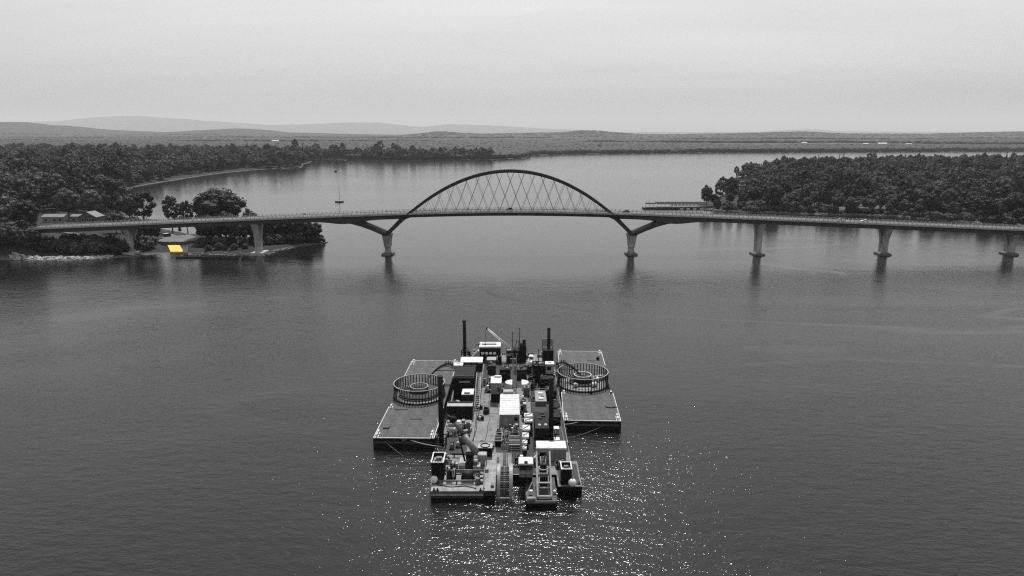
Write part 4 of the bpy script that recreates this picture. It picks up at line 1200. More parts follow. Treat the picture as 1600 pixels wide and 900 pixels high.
# ---- cable baskets (carousels)
def basket(label, x, y, r, full, seed):
    t = at('cable_basket', label, 'cable carousel', x, y, 2.56)
    q = random.Random(seed)
    MB().cyl((0,0,0),(0,0,.12),r*.62,r*.62,32).build('pedestal', 'black_steel', t)
    MB().cyl((0,0,.12),(0,0,.3),r+.3,r+.35,56).build('turntable', 'black_steel', t)
    MB().cyl((0,0,.301),(0,0,.35),r-.15,r-.15,56).build('floor', 'pale_steel' if full else 'grey_paint', t)
    post = MB().box(-.11,.11,-.11,.11,0.3,3.65).mesh('basket_post', 'dark_steel')
    for k in range(52):
        a = 2*math.pi*k/52
        link('post', post, t, (r*math.cos(a), r*math.sin(a), 0), (0,0,a))
    MB().ring((0,0,3.7),r,.2,64).build('top_rail', 'pale_steel', t)
    for z in (.75, 1.25, 1.75, 2.35) if full else (.9, 1.9):
        MB().ring((0,0,z),r+.12,.09,64).build('hoop', 'mid_steel', t)
    for rr_, z, n_, nm in ((2.35,2.7,22,'core'),):
        cp = MB()
        for k in range(n_):
            a = 2*math.pi*k/n_; cp.box(rr_*math.cos(a)-.07,rr_*math.cos(a)+.07,rr_*math.sin(a)-.07,rr_*math.sin(a)+.07,.35,z)
        cp.build('core_cage', 'dark_steel', t)
        MB().ring((0,0,z),rr_,.2,40).build('core_rail', 'pale_steel' if full else 'white_line', t)
        MB().cyl((0,0,.35),(0,0,z-.9),rr_-.25,rr_-.25,28).build('core_drum', 'black_steel', t)
    co = MB()
    lay = 4 if full else 2
    for L_ in range(lay):
        for k in range(9 if full else 4):
            rr_ = 2.75+k*.3+(L_ % 2)*.12
            if rr_ > r-.4: continue
            co.ring((q.uniform(-.06,.06),q.uniform(-.06,.06),0.48+L_*.24),rr_,.24,40)
    co.build('coiled_cable', 'cable_black', t)
    # guide arm resting across the cable
    for s in (-1, 1):
        MB().bar((-r+.3,s*.5-1.4,2.4),(-2.2,s*.6,2.2),.22,.3).build('guide_arm', 'dark_steel' if full else 'black_steel', t)
    for k in range(6): MB().bar((-r+.9+k*.6,-1.9+k*.2,2.42),(-r+.9+k*.6,-.5+k*.13,2.42),.12,.14).build('guide_rung', 'mid_steel', t)
    if not full:
        for a in (4.15, 5.3, 5.5, .3, .15): MB().sphere((4.4*math.cos(a),4.4*math.sin(a),1.0),.65).build('float_ball', 'white_paint', t)
        for k in range(4): B(t, 'deck_box', 'pale_steel', 3.6+k*.7,4.1+k*.7,1.0+k*.3,1.9+k*.3,.35,1.8)
    return t
basket('left round cable basket packed with black coiled cable', -25.0, 179.6, 6.75, True, 1)
basket('right round cable basket, nearly empty with white floats inside', 20.0, 188.8, 7.05, False, 2)
B(RB, 'carousel_skid', 'black_steel', 6.1, 6.6, 18.2, 24.5, 2.26, 2.9)

# ---- spud piles
def spud(x, y, top, r, label):
    t = at('spud_pile', label, 'spud pile', x, y, DZ)
    C(t, 'pile', 'black_steel', (0,0,-6), (0,0,top-DZ), r, r, 20)
    MB().ring((0,0,top-DZ-.25),r+.03,.1,20,h=.5).build('collar', 'dark_steel', t)
    f = MB()
    for sx, sy in ((-1,-1),(1,-1),(1,1),(-1,1)): f.box(sx*1.0-.12,sx*1.0+.12,sy*1.0-.12,sy*1.0+.12,0,2.4)
    for z in (.9, 2.3): f.bar((-1.1,-1.0,z),(1.1,-1.0,z),.2); f.bar((-1.1,1.0,z),(1.1,1.0,z),.2); f.bar((-1.0,-1.1,z),(-1.0,1.1,z),.2); f.bar((1.0,-1.1,z),(1.0,1.1,z),.2)
    f.build('guide_frame', 'dark_steel', t)
spud(-16.1, 149.6, 18.8, .58, 'thick black spud pile at the left side of the barge, nearest the camera')
spud(-15.1, 215.6, 13.9, .55, 'tall black spud pile at the rear left corner of the barge')
spud(9.0, 152.0, 17.6, .55, 'thick black spud pile on the right rank, nearest the camera on that side')
spud(11.5, 211.5, 12.6, .5, 'black spud pile at the rear right of the barge')

# ---- generic deck units
def container(label, x0, x1, y0, y1, h, wall, roof, z=DZ, door=None, ribs=True, windows=(), roofrise=.12, name='deck_container', cat='container', over=.08):
    cx, cy = (x0+x1)/2, (y0+y1)/2; w, d = (x1-x0)/2, (y1-y0)/2
    t = at(name, label, cat, cx, cy, z)
    B(t, 'wall', wall, -w, w, -d, d, .12, h)
    rf = MB().rbox(-w-over, w+over, -d-over, d+over, h, h+roofrise, min(.06, roofrise*.45)).build('roof', roof, t)
    B(t, 'skid', 'black_steel', -w+.1, w-.1, -d+.1, d-.1, 0, .119)
    if ribs:
        k = max(3, int(2*w/.42)); rb = MB()
        for i in range(k):
            x = -w+.15+(2*w-.3)*i/(k-1); rb.box(x-.06, x+.06, -d-.045, -d-.001, .2, h-.1)
        rb.build('corrugation', wall, t)
    if door is not None:
        o = B(t, 'door', door[3] if len(door) > 3 else 'grey_paint', door[0]-door[1]/2, door[0]+door[1]/2, -d-.1, -d-.05, .2, door[2])
        B(o, 'handle', 'dark_steel', door[0]+door[1]/2-.22, door[0]+door[1]/2-.12, -d-.15, -d-.101, 1.05, 1.2)
    for wx, wz, ww, wh in windows:
        f = B(t, 'window', 'dark_steel', wx-ww/2-.07, wx+ww/2+.07, -d-.09, -d-.046, wz-.07, wz+wh+.07)
        B(f, 'pane', 'glass', wx-ww/2, wx+ww/2, -d-.12, -d-.091, wz, wz+wh)
    return t
def roof_seams(t, n, d, w, h, m='pale_steel', across=True):
    for i in range(n):
        y = -d+2*d*(i+.5)/n
        B(t, 'roof_rib', m, -w, w, y-.05, y+.05, h, h+.06) if across else None

# left rank, front to back
def winch_box(label, x, y, w, d, h, z=DZ):
    """tall dark open-topped machinery box with a pale rim"""
    t = at('winch_box', label, 'winch house', x, y, z)
    th = .1
    for nm, a in (('wall',(-w/2,w/2,-d/2,-d/2+th)),('wall',(-w/2,w/2,d/2-th,d/2)),('wall',(-w/2,-w/2+th,-d/2+th,d/2-th)),('wall',(w/2-th,w/2,-d/2+th,d/2-th))):
        B(t, nm, 'black_steel', *a, 0, h)
    for a in ((-w/2-.1,w/2+.1,-d/2-.1,-d/2+.15),(-w/2-.1,w/2+.1,d/2-.15,d/2+.1),(-w/2-.1,-w/2+.15,-d/2+.15,d/2-.15),(w/2-.15,w/2+.1,-d/2+.15,d/2-.15)):
        B(t, 'rim', 'white_line', *a, h, h+.14)
    B(t, 'machine_bed', 'grey_paint', -w/2+.2, w/2-.2, -d/2+.2, d/2-.2, h-.9, h-.75)
    C(t, 'drum', 'dark_steel', (-w*.25,-d*.2,h-.4), (w*.25,-d*.2,h-.4), .35, .35, 14)
    B(t, 'motor', 'mid_steel', -w*.2, w*.25, d*.05, d*.25, h-.75, h-.2)
    return t
winch_box('tall dark open-topped winch box at the front left corner', -15.3, 135.3, 2.5, 4.6, 4.0)
winch_box('dark open-topped winch box on the front right pontoon', 11.1, 133.2, 2.1, 3.2, 3.2)
def buoy(label, x, y, z, r):
    t = at('mooring_buoy', label, 'buoy', x, y, z)
    MB().sphere((0,0,r),r,u=20,v=14).build('float', 'white_paint', t); C(t, 'eye', 'dark_steel', (0,0,2*r-.03), (0,0,2*r+.2), .1, .1, 8)
    MB().ring((0,0,.08),r*.5,.14,20).build('seat_ring', 'rubber', t)
buoy('round white buoy by the dark box at the front left', -15.9, 131.9, DZ, .8)
buoy('round white buoy on the front right pontoon', 12.2, 130.5, DZ, .85)
for x0, x1, y, r, m_, lb in ((-16.2,-6.4,131.6,.2,'mid_steel','long grey pipe across the front left deck, nearest the bow'),(-14.0,-4.9,136.0,.24,'mid_steel','long grey pipe across the deck in front of the loader crane'),(-13.6,-5.2,143.7,.22,'dark_steel','long dark pipe across the deck behind the loader crane')):
    t = at('deck_pipe', lb, 'pipe', (x0+x1)/2, y)
    L_ = (x1-x0)/2; C(t, 'pipe', m_, (-L_,0,r+.5), (L_,0,r+.5), r, r, 12)
    for f in (-.8, 0, .8): B(t, 'support', 'dark_steel', L_*f-.12, L_*f+.12, -.25, .25, 0, .52)
t = at('hose_reel', 'black hose reel standing low on the front left deck', 'reel', -9.1, 133.2)
for sx in (-1, 1): MB().ring((sx*1.05,0,1.15),1.05,.14,24,'x').build('flange', 'black_steel', t)
C(t, 'drum', 'rubber', (-1.0,0,1.15), (1.0,0,1.15), .85, .85, 20)
for sx in (-1.25, 1.25): B(t, 'stand', 'dark_steel', sx-.1, sx+.1, -.7, .7, 0, 1.2)
t = at('anchor_winch', 'small pale winch between the dark box and the loader crane', 'winch', -12.6, 138.6)
B(t, 'bed', 'dark_steel', -.9,.9,-.7,.7,0,.25); C(t, 'drum', 'pale_steel', (-.35,0,.85),(.35,0,.85),.5,.5,16)
for sx in (-.45,.45): C(t, 'flange', 'dark_steel', (sx-.05,0,.85),(sx+.05,0,.85),.72,.72,18)
B(t, 'motor', 'pale_steel', .55,1.1,-.35,.35,.25,1.1)
for x, y, lb in ((-13.6,148.2,'dark pump set beside the front spud pile'),(-12.3,149.2,'pale-topped pump right of the dark pump set')):
    t = at('pump_set', lb, 'pump', x, y)
    B(t,'bed','dark_steel',-.7,.7,-.9,.9,0,.2); C(t,'motor','mid_steel' if x < -13 else 'pale_steel',(0,-.7,.75),(0,.5,.75),.45,.45,14); B(t,'gearbox','dark_steel',-.4,.4,.5,.85,.2,1.3); C(t,'pipe','dark_steel',(.35,0,.9),(.35,0,1.7),.12,.12,8)

# loader crane on the front left deck
t = at('loader_crane', 'stout telescopic loader crane with raised grey boom on the front left deck', 'crane', -8.4, 138.8)
for x0, x1, y0, y1 in ((-2.9,-1.5,-1.6,2.4),(.2,1.7,-2.1,1.6)): MB().rbox(x0,x1,y0,y1,0,1.25,.08).build('outrigger_block', 'pale_steel', t)
MB().prism([(-1.6,0),(.3,0),(.1,2.2),(-1.2,2.2)], -1.1, 1.1).build('pedestal', 'dark_steel', t)
MB().rbox(1.0,3.0,.6,2.4,0,2.6,.12).build('power_pack', 'pale_steel', t)
MB().rbox(-1.4,.2,-.7,.7,2.2,3.4,.1).build('slewing_head', 'black_steel', t)
pv0 = Vector((.9,.4,3.0)); tip = Vector((-4.3,3.2,9.6))
MB().cyl(pv0, pv0.lerp(tip,.58), .72, .66, 14).build('boom', 'grey_paint', t)
MB().cyl(pv0.lerp(tip,.55), tip, .52, .48, 14).build('boom_extension', 'mid_steel', t)
MB().cyl(pv0.lerp(tip,.56), pv0.lerp(tip,.60), .8, .8, 14).build('boom_collar', 'dark_steel', t)
MB().sphere(tip, .85, .8, .85, 12, 8).build('knuckle', 'black_steel', t)
MB().cyl(tip, tip+Vector((-1.3,.1,.9)), .45, .3, 10).build('jib_head', 'dark_steel', t)
MB().cyl(tip+Vector((-1.3,.1,.9)), tip+Vector((-1.3,.1,-1.2)), .05, .05, 6).build('hoist_line', 'rope_dark', t)
MB().sphere(tip+Vector((-1.3,.1,-1.4)), .28, .28, .38, 8, 6).build('hook_block', 'white_paint', t)
MB().cyl((-1.6,-.9,1.9), pv0.lerp(tip,.74)+Vector((-.3,-.5,-.4)), .2, .17, 8).build('lift_ram', 'black_steel', t)
MB().tube([(.4,-.6,3.2),(-.2,-.9,2.5),(-1.0,-1.0,2.6),(-1.5,-.8,3.4)],.09,6).build('hydraulic_hose', 'rubber', t)
B(t, 'cab_seat', 'mid_steel', .3,1.0,-1.6,-.9,1.3,2.2)

# square hatch table with hoop (right of the crane)
t = at('hatch_table', 'square pale-topped hatch stand with a dark hoop on top', 'hatch stand', -5.9, 143.9)
B(t,'top','pale_steel',-1.6,1.6,-1.1,1.1,2.5,2.65); MB().ring((0,0,2.75),1.0,.14,28).build('hoop','black_steel',t)
for sx in (-1.45,1.45):
    for sy in (-.95,.95): B(t,'leg','dark_steel',sx-.1,sx+.1,sy-.1,sy+.1,0,2.5)
B(t,'body','black_steel',-1.3,1.3,-.8,.8,0,2.3)

# pale gangway along the cable well
t = at('cable_walkway', 'narrow pale walkway with handrail beside the cable chute', 'walkway', -4.5, 136.5, DZ)
for k in range(6): B(t,'deck_plank','deck_pale',-1.15,1.15,-8.4+k*2.75,-8.4+k*2.75+2.7,.25,.4)
B(t,'beam','dark_steel',-1.05,1.05,-8.2,8,-.9,.249)
for k in range(8): B(t,'post','pale_steel',-1.2,-1.1,-8.3+k*2.3,-8.2+k*2.3,.4,1.5)
for z in (.95,1.5): MB().bar((-1.15,-8.3,z),(-1.15,7.9,z),.07).build('handrail','pale_steel',t)
B(t,'end_box','mid_steel',.2,.9,-7.2,-6.0,.4,.9)

# the cable chute: two curved flanges and a roller bed bending down into the water
t = at('cable_chute', 'big curved cable chute with rounded grey flanges dropping into the water', 'cable chute', -1.45, 133.4, DZ)
def arc(r, a0, a1, n=18): return [(-r*math.sin(R(a0+(a1-a0)*k/n)), r*math.cos(R(a0+(a1-a0)*k/n))) for k in range(n+1)]
for sx in (-1, 1):
    o_, i_ = arc(5.4,-4,78), arc(4.3,-4,78)
    MB().prism([(y,z-2.0) for y,z in o_]+[(y,z-2.0) for y,z in reversed(i_)], sx*1.25-.28, sx*1.25+.28, 'yz').build('flange','mid_steel',t)
    o2 = arc(5.46,-4,78); i2 = arc(5.40,-4,78)
    MB().prism([(y,z-2.0) for y,z in o2]+[(y,z-2.0) for y,z in reversed(i2)], sx*1.25-.36, sx*1.25+.36, 'yz').build('flange_rim','grey_paint',t)
for k in range(15):
    a = R(-2+k*5.4); MB().cyl((-.95,-4.75*math.sin(a),4.75*math.cos(a)-2.0),(.95,-4.75*math.sin(a),4.75*math.cos(a)-2.0),.2,.2,8).build('roller','mid_steel' if k % 3 else 'pale_steel',t)
for x in (-.35,.1,.45): MB().tube([(x,14,2.7)]+[(x,-5.05*math.sin(R(a)),5.05*math.cos(R(a))-2.0) for a in range(0,80,6)]+[(x,-5.6,-3)],.09,6).build('laid_cable','cable_black',t)
MB().bar((-1.7,-5.3,-1.2),(1.7,-5.3,-1.2),.12).build('end_bar','white_line',t)
for sx in (-1.5,1.5): B(t,'frame_leg','dark_steel',sx-.15,sx+.15,-.4,5,-.2,2.6)
B(t,'ladder_stile','white_line',1.75,1.95,-5.0,-4.85,-1.8,.9)

# white winch cab right of the chute
t = at('control_cab', 'white-roofed control cab with dark front windows beside the cable chute', 'control cab', 2.85, 133.6)
B(t,'wall','grey_paint',-1.4,1.4,-1.3,1.3,1.1,3.9); MB().rbox(-1.5,1.5,-1.5,1.6,3.9,4.25,.1).build('roof','white_roof',t)
for sx in (-.68,.68): B(t,'window','glass',sx-.6,sx+.6,-1.34,-1.3,2.7,3.75)
B(t,'mullion','black_steel',-.06,.06,-1.42,-1.35,1.2,4.6); B(t,'crossbar','black_steel',-.35,.35,-1.5,-.6,4.26,4.4)
B(t,'front_sill','pale_steel',-1.42,1.42,-1.45,-1.31,1.9,2.2); B(t,'base','black_steel',-1.3,1.3,-1.2,1.2,0,1.1)

# A-frame launch rack on the front right pontoon
t = at('launch_frame', 'tilted pale steel launch frame full of machinery on the front right pontoon', 'launch frame', 6.4, 126.6, 1.56)
for sx in (-1.35,1.35): MB().bar((sx,-.2,.5),(sx,8.2,6.3),.34,.42).build('side_beam','pale_steel',t)
MB().bar((-1.5,-.2,.45),(1.5,-.2,.45),.36,.4).build('cross_beam','pale_steel',t)
MB().bar((-1.5,8.3,6.35),(1.5,8.3,6.35),.4,.9).build('cross_beam','pale_steel',t)
MB().bar((-1.2,2.2,2.15),(1.2,2.2,2.15),.3,.3).build('cross_beam','pale_steel',t)
for sx in (-1.3,1.3): B(t,'leg','dark_steel',sx-.15,sx+.15,7.6,7.9,0,5.9); B(t,'leg','dark_steel',sx-.12,sx+.12,3.6,3.85,0,3.0)
MB().ring((0,5.0,4.0),.95,.16,24,'z',.2).build('sheave_ring','pale_steel',t)
for k in range(7): MB().cyl((-.7+.24*k,5.2+random.uniform(0,2.0),3.3),(-.75+.25*k,5.6+random.uniform(0,2.4),5.4),.13,.1,6).build('hose','pale_steel' if k % 2 else 'mid_steel',t)
MB().rbox(-.8,.8,3.0,4.6,1.0,3.0,.1).build('gearbox','black_steel',t)
C(t,'roller','mid_steel',(-1.1,1.2,1.5),(1.1,1.2,1.5),.28,.28,12)
MB().rbox(-.7,.7,5.6,7.2,2.6,4.4,.12).build('drive_motor','dark_steel',t)
for sx in (-.9,.9): C(t,'ram','pale_steel',(sx,.6,.9),(sx,4.6,3.2),.09,.09,6)
B(t,'tool_box','white_paint',-3.0,-2.3,1.4,2.0,0,.8); MB().bar((-3.4,-.5,.2),(-1.8,-.5,.2),.7,.5).build('step','deck_pale',t)
MB().bar((-3.6,.2,.6),(-2.3,3.6,1.6),.12).build('handrail','mid_steel',t); MB().bar((-3.6,-.4,.05),(-3.6,.2,.6),.1).build('handrail','mid_steel',t)
MB().sphere((2.1,1.8,.5),.35).build('fitting','white_paint',t)

t = container('long white-roofed grey cabin behind the launch frame', 5.35, 11.75, 141.4, 145.0, 2.9, 'grey_paint', 'white_roof', door=(1.35,1.0,2.2), ribs=False, roofrise=.4, name='deck_cabin', cat='cabin')
B(t, 'dark_panel', 'black_steel', -3.15, -1.2, -1.87, -1.805, .3, 2.8); B(t, 'notice', 'pale_steel', -2.9, -2.55, -1.93, -1.875, 1.7, 2.5)
t = container('black steel container on the right rank behind the white-roofed cabin', 5.3, 8.3, 147.2, 156.8, 5.2, 'black_steel', 'black_steel', ribs=True)
for x, y in ((-.6,-3.6),(.8,-3.5)): MB().sphere((x,y,5.5),.36).build('vent_dome','white_paint',t)
for x, y in ((-.3,.6),(.4,1.8),(.2,3.5)): MB().rbox(x-.5,x+.5,y-.3,y+.3,5.33,5.6,.06).build('roof_box','dark_steel',t)
t = container('second black container on the right rank, under the pale generator', 5.5, 8.5, 157.3, 164.2, 3.4, 'black_steel', 'dark_steel')
t = container('pale grey generator set on the right rank', 5.9, 8.6, 165.2, 172.6, 4.4, 'mid_steel', 'grey_paint', name='generator_set', cat='generator', roofrise=.25)
for y in (-2.2, 1.4): MB().rbox(-.6,.6,y-.5,y+.5,4.66,4.95,.08).build('exhaust_cover','white_paint',t)
B(t,'vent_slot','black_steel',.1,.8,-.7,.0,4.651,4.68); MB().bar((-1.3,2.6,5.6),(1.3,2.6,5.6),.08).build('guard_rail','pale_steel',t)
for x in (-1.3,1.3): B(t,'guard_post','pale_steel',x-.05,x+.05,2.55,2.65,4.66,5.6)
# right walkway strip with white boxes
for x, y, h, lb in ((10.3,150.6,1.2,'white deck locker on the right side walkway, nearer one'),(10.6,156.8,1.2,'white deck locker on the right side walkway, farther one')):
    t = at('deck_locker', lb, 'locker', x, y); MB().rbox(-.6,.6,-.75,.75,0,h,.06).build('box','pale_steel',t); MB().rbox(-.65,.65,-.8,.8,h,h+.12,.05).build('lid','white_paint',t)

# cable tensioner line: white caterpillar track units in a row toward the bow
def tensioner(label, x, y, w, d, h, tilt):
    t = at('cable_tensioner', label, 'tensioner', x, y)
    B(t,'frame','dark_steel',-w/2+.1,w/2-.1,-d/2,d/2,0,h-.5)
    o = MB().rbox(-w/2,w/2,-d/2,d/2,h-.5,h,.08).build('cover','white_paint',t)
    MB().bar((-w/2+.15,-d/2+.2,h+.05),(w/2-.15,d/2-.2,h+.05),.12,.1).build('brace','dark_steel',t)
    B(t,'gap_plate','black_steel',-w/2+.15,w/2-.5,-.12,.12,h+.002,h+.03)
for i, (x, y, w, d, h) in enumerate(((3.95,159.2,2.0,2.0,3.6),(3.9,157.0,2.0,1.7,3.2),(3.35,153.2,1.8,2.6,3.0),(3.1,149.9,1.5,2.4,2.6),(2.9,147.2,1.1,1.7,2.2),(2.8,145.1,.9,1.4,1.8))):
    tensioner('white cable tensioner unit, %s of the row on the centre right deck' % ('hindmost','second','third','fourth','fifth','foremost')[i], x, y, w, d, h, 0)
t = at('cable_rack', 'open rack of dark cable trays left of the tensioner row', 'rack', .55, 149.8)
for k in range(5): B(t,'tray','dark_steel' if k % 2 else 'mid_steel',-1.3,1.3,-2.6+k*1.15,-1.9+k*1.15,1.1,1.25)
for sx in (-1.35,1.35):
    for sy in (-2.7,2.7): B(t,'post','pale_steel',sx-.06,sx+.06,sy-.06,sy+.06,0,2.0)
for sy in (-2.7,2.7): MB().bar((-1.35,sy,2.0),(1.35,sy,2.0),.1).build('rail','pale_steel',t)
# cable path: long bundles from the tower to the chute
t = at('cable_run', 'dark bundle of cables running down the middle of the barge to the chute', 'cable', -1.4, 160)
for k, (dx, r) in enumerate(((-.75,.12),(-.4,.16),(0,.14),(.35,.16),(.7,.1))):
    pts = [(dx+.35*math.sin(.5*y+k),y,1.0+.25*math.sin(.8*y+2*k)) for y in range(-12,-3,2)]
    MB().tube(pts,r,6).build('cable_strand','cable_black' if k % 2 else 'mid_steel',t)
for y in range(-12,-3,3): B(t,'roller_stand','pale_steel',-1.0,1.0,y-.1,y+.1,0,.9)
t = at('roller_bench', 'low steel roller frame with cross rails left of the cable bundle', 'frame', -3.2, 151)
for sx in (-.9,.9): MB().bar((sx,-2.5,1.6),(sx,2.5,1.6),.12).build('side_rail','pale_steel',t)
for k in range(4): MB().bar((-.9,-2.2+k*1.45,1.6),(.9,-2.2+k*1.45,1.6),.12).build('cross_rail','pale_steel',t)
for sx in (-.9,.9):
    for sy in (-2.3,2.3): B(t,'leg','dark_steel',sx-.08,sx+.08,sy-.08,sy+.08,0,1.55)
B(t,'tank','black_steel',-.7,.7,-1.8,1.6,0,1.2)

# centre white double unit and sheds
t = container('largest white flat-roofed deckhouse in the middle of the barge', -3.0, 1.8, 160.0, 173.4, 3.1, 'grey_paint', 'white_roof', door=(-.9,1.0,2.3,'pale_steel'), ribs=False, roofrise=.2, name='deckhouse', cat='deckhouse')
for k in range(11): B(t,'roof_rib','white_line',-2.3,2.3,-6.2+k*1.22,-6.12+k*1.22,3.3,3.36)
B(t,'vent_panel','black_steel',1.2,1.95,-6.76,-6.71,1.6,2.5)
t2 = at('roof_unit', 'pale cooling unit with dark fans at the rear of the big white roof', 'cooling unit', -1.0, 174.6); MB().rbox(-1.3,1.3,-.9,.9,0,3.9,.08).build('box','pale_steel',t2)
for x in (-.8,0,.8): C(t2,'fan','black_steel',(x,-.92,2.6),(x,-1.0,2.6),.32,.32,14)
t = container('tall pale grey shed with white roof and small window left of the big deckhouse', -5.6, -2.85, 175.8, 180.6, 5.4, 'grey_paint', 'white_roof', windows=((.75,3.2,.55,.95),), ribs=False, roofrise=.18, name='deck_shed', cat='shed')
B(t,'roof_hatch','white_paint',-.4,1.3,1.6,2.3,5.58,6.0); B(t,'awning','black_steel',-1.3,1.3,-2.42,-2.401,.2,2.4)
# forklift
t = at('forklift', 'small dark forklift on the open deck left of the pale shed', 'forklift', -6.6, 169.2)
MB().rbox(-.65,.65,-1.1,.9,.35,1.1,.1).build('body','black_steel',t); MB().rbox(-.6,.6,-1.3,-.7,.4,1.3,.1).build('counterweight','dark_steel',t)
for sx in (-.5,.5):
    B(t,'mast','dark_steel',sx-.06,sx+.06,.95,1.08,.1,2.6); B(t,'fork','mid_steel',sx-.08,sx+.08,1.08,2.1,.1,.18); B(t,'guard_post','dark_steel',sx-.05,sx+.05,-.6,-.5,1.1,2.1)
    for sy in (-.75,.7): MB().cyl((sx*1.3-.1,sy,.35),(sx*1.3+.1,sy,.35),.35,.35,12).build('wheel','rubber',t)
B(t,'overhead_guard','mid_steel',-.55,.55,-.65,.95,2.1,2.17); B(t,'seat','dark_steel',-.3,.3,-.4,.1,1.1,1.5)

# left rank middle
t = container('wide black container with pale roof strip behind the front spud', -16.2, -9.9, 165.0, 167.6, 3.3, 'black_steel', 'pale_steel', ribs=True, roofrise=.15)
B(t,'roof_beam','dark_steel',-3.1,3.1,.7,1.0,3.46,3.7)
t = at('pale_skid', 'pale low equipment skid in front of the wide black container', 'skid', -13.0, 161.4)
MB().rbox(-3.1,3.1,-1.1,1.1,0,.7,.08).build('bed','pale_steel',t)
for k in range(5): MB().rbox(-2.8+k*1.15,-1.9+k*1.15,-.7,.5,.7,1.1+.25*(k % 2),.08).build('crate','white_paint' if k in (1,2) else 'grey_paint',t)
B(t,'grating','black_steel',.4,1.9,-3.2,-2.0,0,.35); C(t,'cylinder','pale_steel',(2.3,-3.2,.5),(2.3,-2.4,.5),.3,.3,10)
t = container('black machinery house on the left rank behind the wide container', -15.7, -10.2, 178.6, 187.8, 5.8, 'black_steel', 'black_steel', ribs=True, name='machinery_house', cat='machinery house')
B(t,'name_board','grey_paint',-1.2,1.7,-4.72,-4.66,4.6,5.1); B(t,'roof_beam','dark_steel',-2.6,2.6,-4,-3.6,5.93,6.2)
t = container('small white-topped generator in front of the black machinery house', -13.1, -10.1, 173.2, 177.4, 3.2, 'dark_steel', 'white_roof', ribs=True, name='generator_set', cat='generator', roofrise=.2)
MB().rbox(-.9,.6,-1.9,-1.2,3.4,3.7,.08).build('exhaust_cover','mid_steel',t)
t = at('access_stair', 'long dark steel stair tower along the left rank', 'stair', -9.0, 176, DZ)
for sx in (-.55,.55): MB().bar((sx,-6,.2),(sx,6,5.2),.12,.3).build('stringer','dark_steel',t)
for k in range(18): MB().bar((-.5,-5.8+k*.68,.32+k*.284),(.5,-5.8+k*.68,.32+k*.284),.3,.06).build('tread','mid_steel',t)
for sx in (-.6,.6):
    MB().bar((sx,-6,1.3),(sx,6,6.3),.07).build('handrail','pale_steel',t)
    for k in range(4): B(t,'baluster','mid_steel',sx-.04,sx+.04,-5.6+k*3.6,-5.52+k*3.6,.4+k*1.5,1.5+k*1.5)
B(t,'landing','dark_steel',-.6,.6,6,8.5,5.1,5.25)
for y in (7,8.3):
    for sx in (-.5,.5): B(t,'landing_leg','dark_steel',sx-.08,sx+.08,y-.08,y+.08,0,5.1)
for x, y, lb in ((-8.6,171.2,'dark fuel drum cluster at the foot of the stair tower'),(-8.0,164.2,'dark drum cluster beside the open deck, nearer the bow')):
    t = at('drum_cluster', lb, 'drums', x, y)
    for k, (dx, dy) in enumerate(((0,0),(.7,.1),(.3,.7),(-.4,.6))): C(t,'drum','black_steel' if k else 'pale_steel',(dx,dy,0),(dx,dy,.95),.32,.32,14)

# cable transfer towers with white cabs; curved roller arms to the baskets
def tower(label, armlabel, x, y, side, cabx, bx):
    t = at('cable_tower', label, 'cable tower', x, y)
    for sx in (-2.4,-.4,1.6,3.2):
        for sy in (-1.4,1.4): B(t,'leg','black_steel',sx*side-.15,sx*side+.15,sy-.15,sy+.15,0,5.8)
    for z in (2.6,4.2,5.7):
        for sy in (-1.4,1.4): MB().bar((-2.4*side,sy,z),(3.2*side,sy,z),.2).build('beam','dark_steel',t)
    B(t,'platform','dark_steel',min(-2.6*side,3.4*side),max(-2.6*side,3.4*side),-1.6,1.6,3.0,3.15)
    B(t,'machinery','black_steel',min(-.4*side,3.0*side),max(-.4*side,3.0*side),-1.2,1.2,3.15,5.2)
    B(t,'lower_housing','black_steel',min(-2.2*side,2.8*side),max(-2.2*side,2.8*side),-1.25,1.25,0,2.9)
    cab = B(t,'cab','pale_steel',cabx-1.15,cabx+1.15,-2.3,-.2,3.2,5.9)
    MB().rbox(cabx-1.3,cabx+1.3,-2.5,0,5.9,6.25,.1).build('cab_roof','white_roof',cab)
    wx = cabx-.25*side*-1
    B(cab,'window','glass',wx-.62,wx+.62,-2.36,-2.301,4.3,5.4)
    B(cab,'roof_mark','dark_steel',cabx-.4,cabx+.5,-1.5,-1.0,6.251,6.28)
    B(t,'name_board','grey_paint',-.8*side-1.2,-.8*side+1.2,-1.75,-1.62,1.6,2.1)
    # arm
    a = at('roller_chute', armlabel, 'roller arm', x+bx, y, DZ)
    sgn = -side
    prof = [(sgn*(0+.5*k), 5.2+(.25*k if k < 3 else .75-.03*(k-3)**2)) for k in range(15)]
    for dy in (-.45,.45):
        MB().tube([(px_, dy+.25*abs(px_)*-.6, pz) for px_, pz in prof],.14,6).build('arm_beam','black_steel',a)
        MB().tube([(px_, dy+.25*abs(px_)*-.6, pz-.85+.06*k) for k, (px_, pz) in enumerate(prof)],.09,6).build('arm_chord','black_steel',a)
    for k in range(0,15,1):
        px_, pz = prof[k]; yy = .25*abs(px_)*-.6
        MB().bar((px_,yy-.45,pz),(px_,yy+.45,pz),.16).build('roller','dark_steel',a)
        if k < 6: MB().cyl((px_,yy-.5,pz),(px_,yy-.5,pz+1.0),.14,.14,6).build('roller_post','black_steel',a)
    MB().bar((0,-.2,4.0),(prof[10][0],-.15*abs(prof[10][0]),prof[10][1]-.4),.14).build('strut','black_steel',a)
    px_, pz = prof[-1]; yy = .25*abs(px_)*-.6
    MB().tube([(0,0,5.5)]+[(p[0],.25*abs(p[0])*-.6,p[1]+.15) for p in prof]+[(px_+sgn*.9,yy-.6,pz-1.5),(px_+sgn*1.3,yy-.9,2.2)],.1,6).build('cable','cable_black',a)
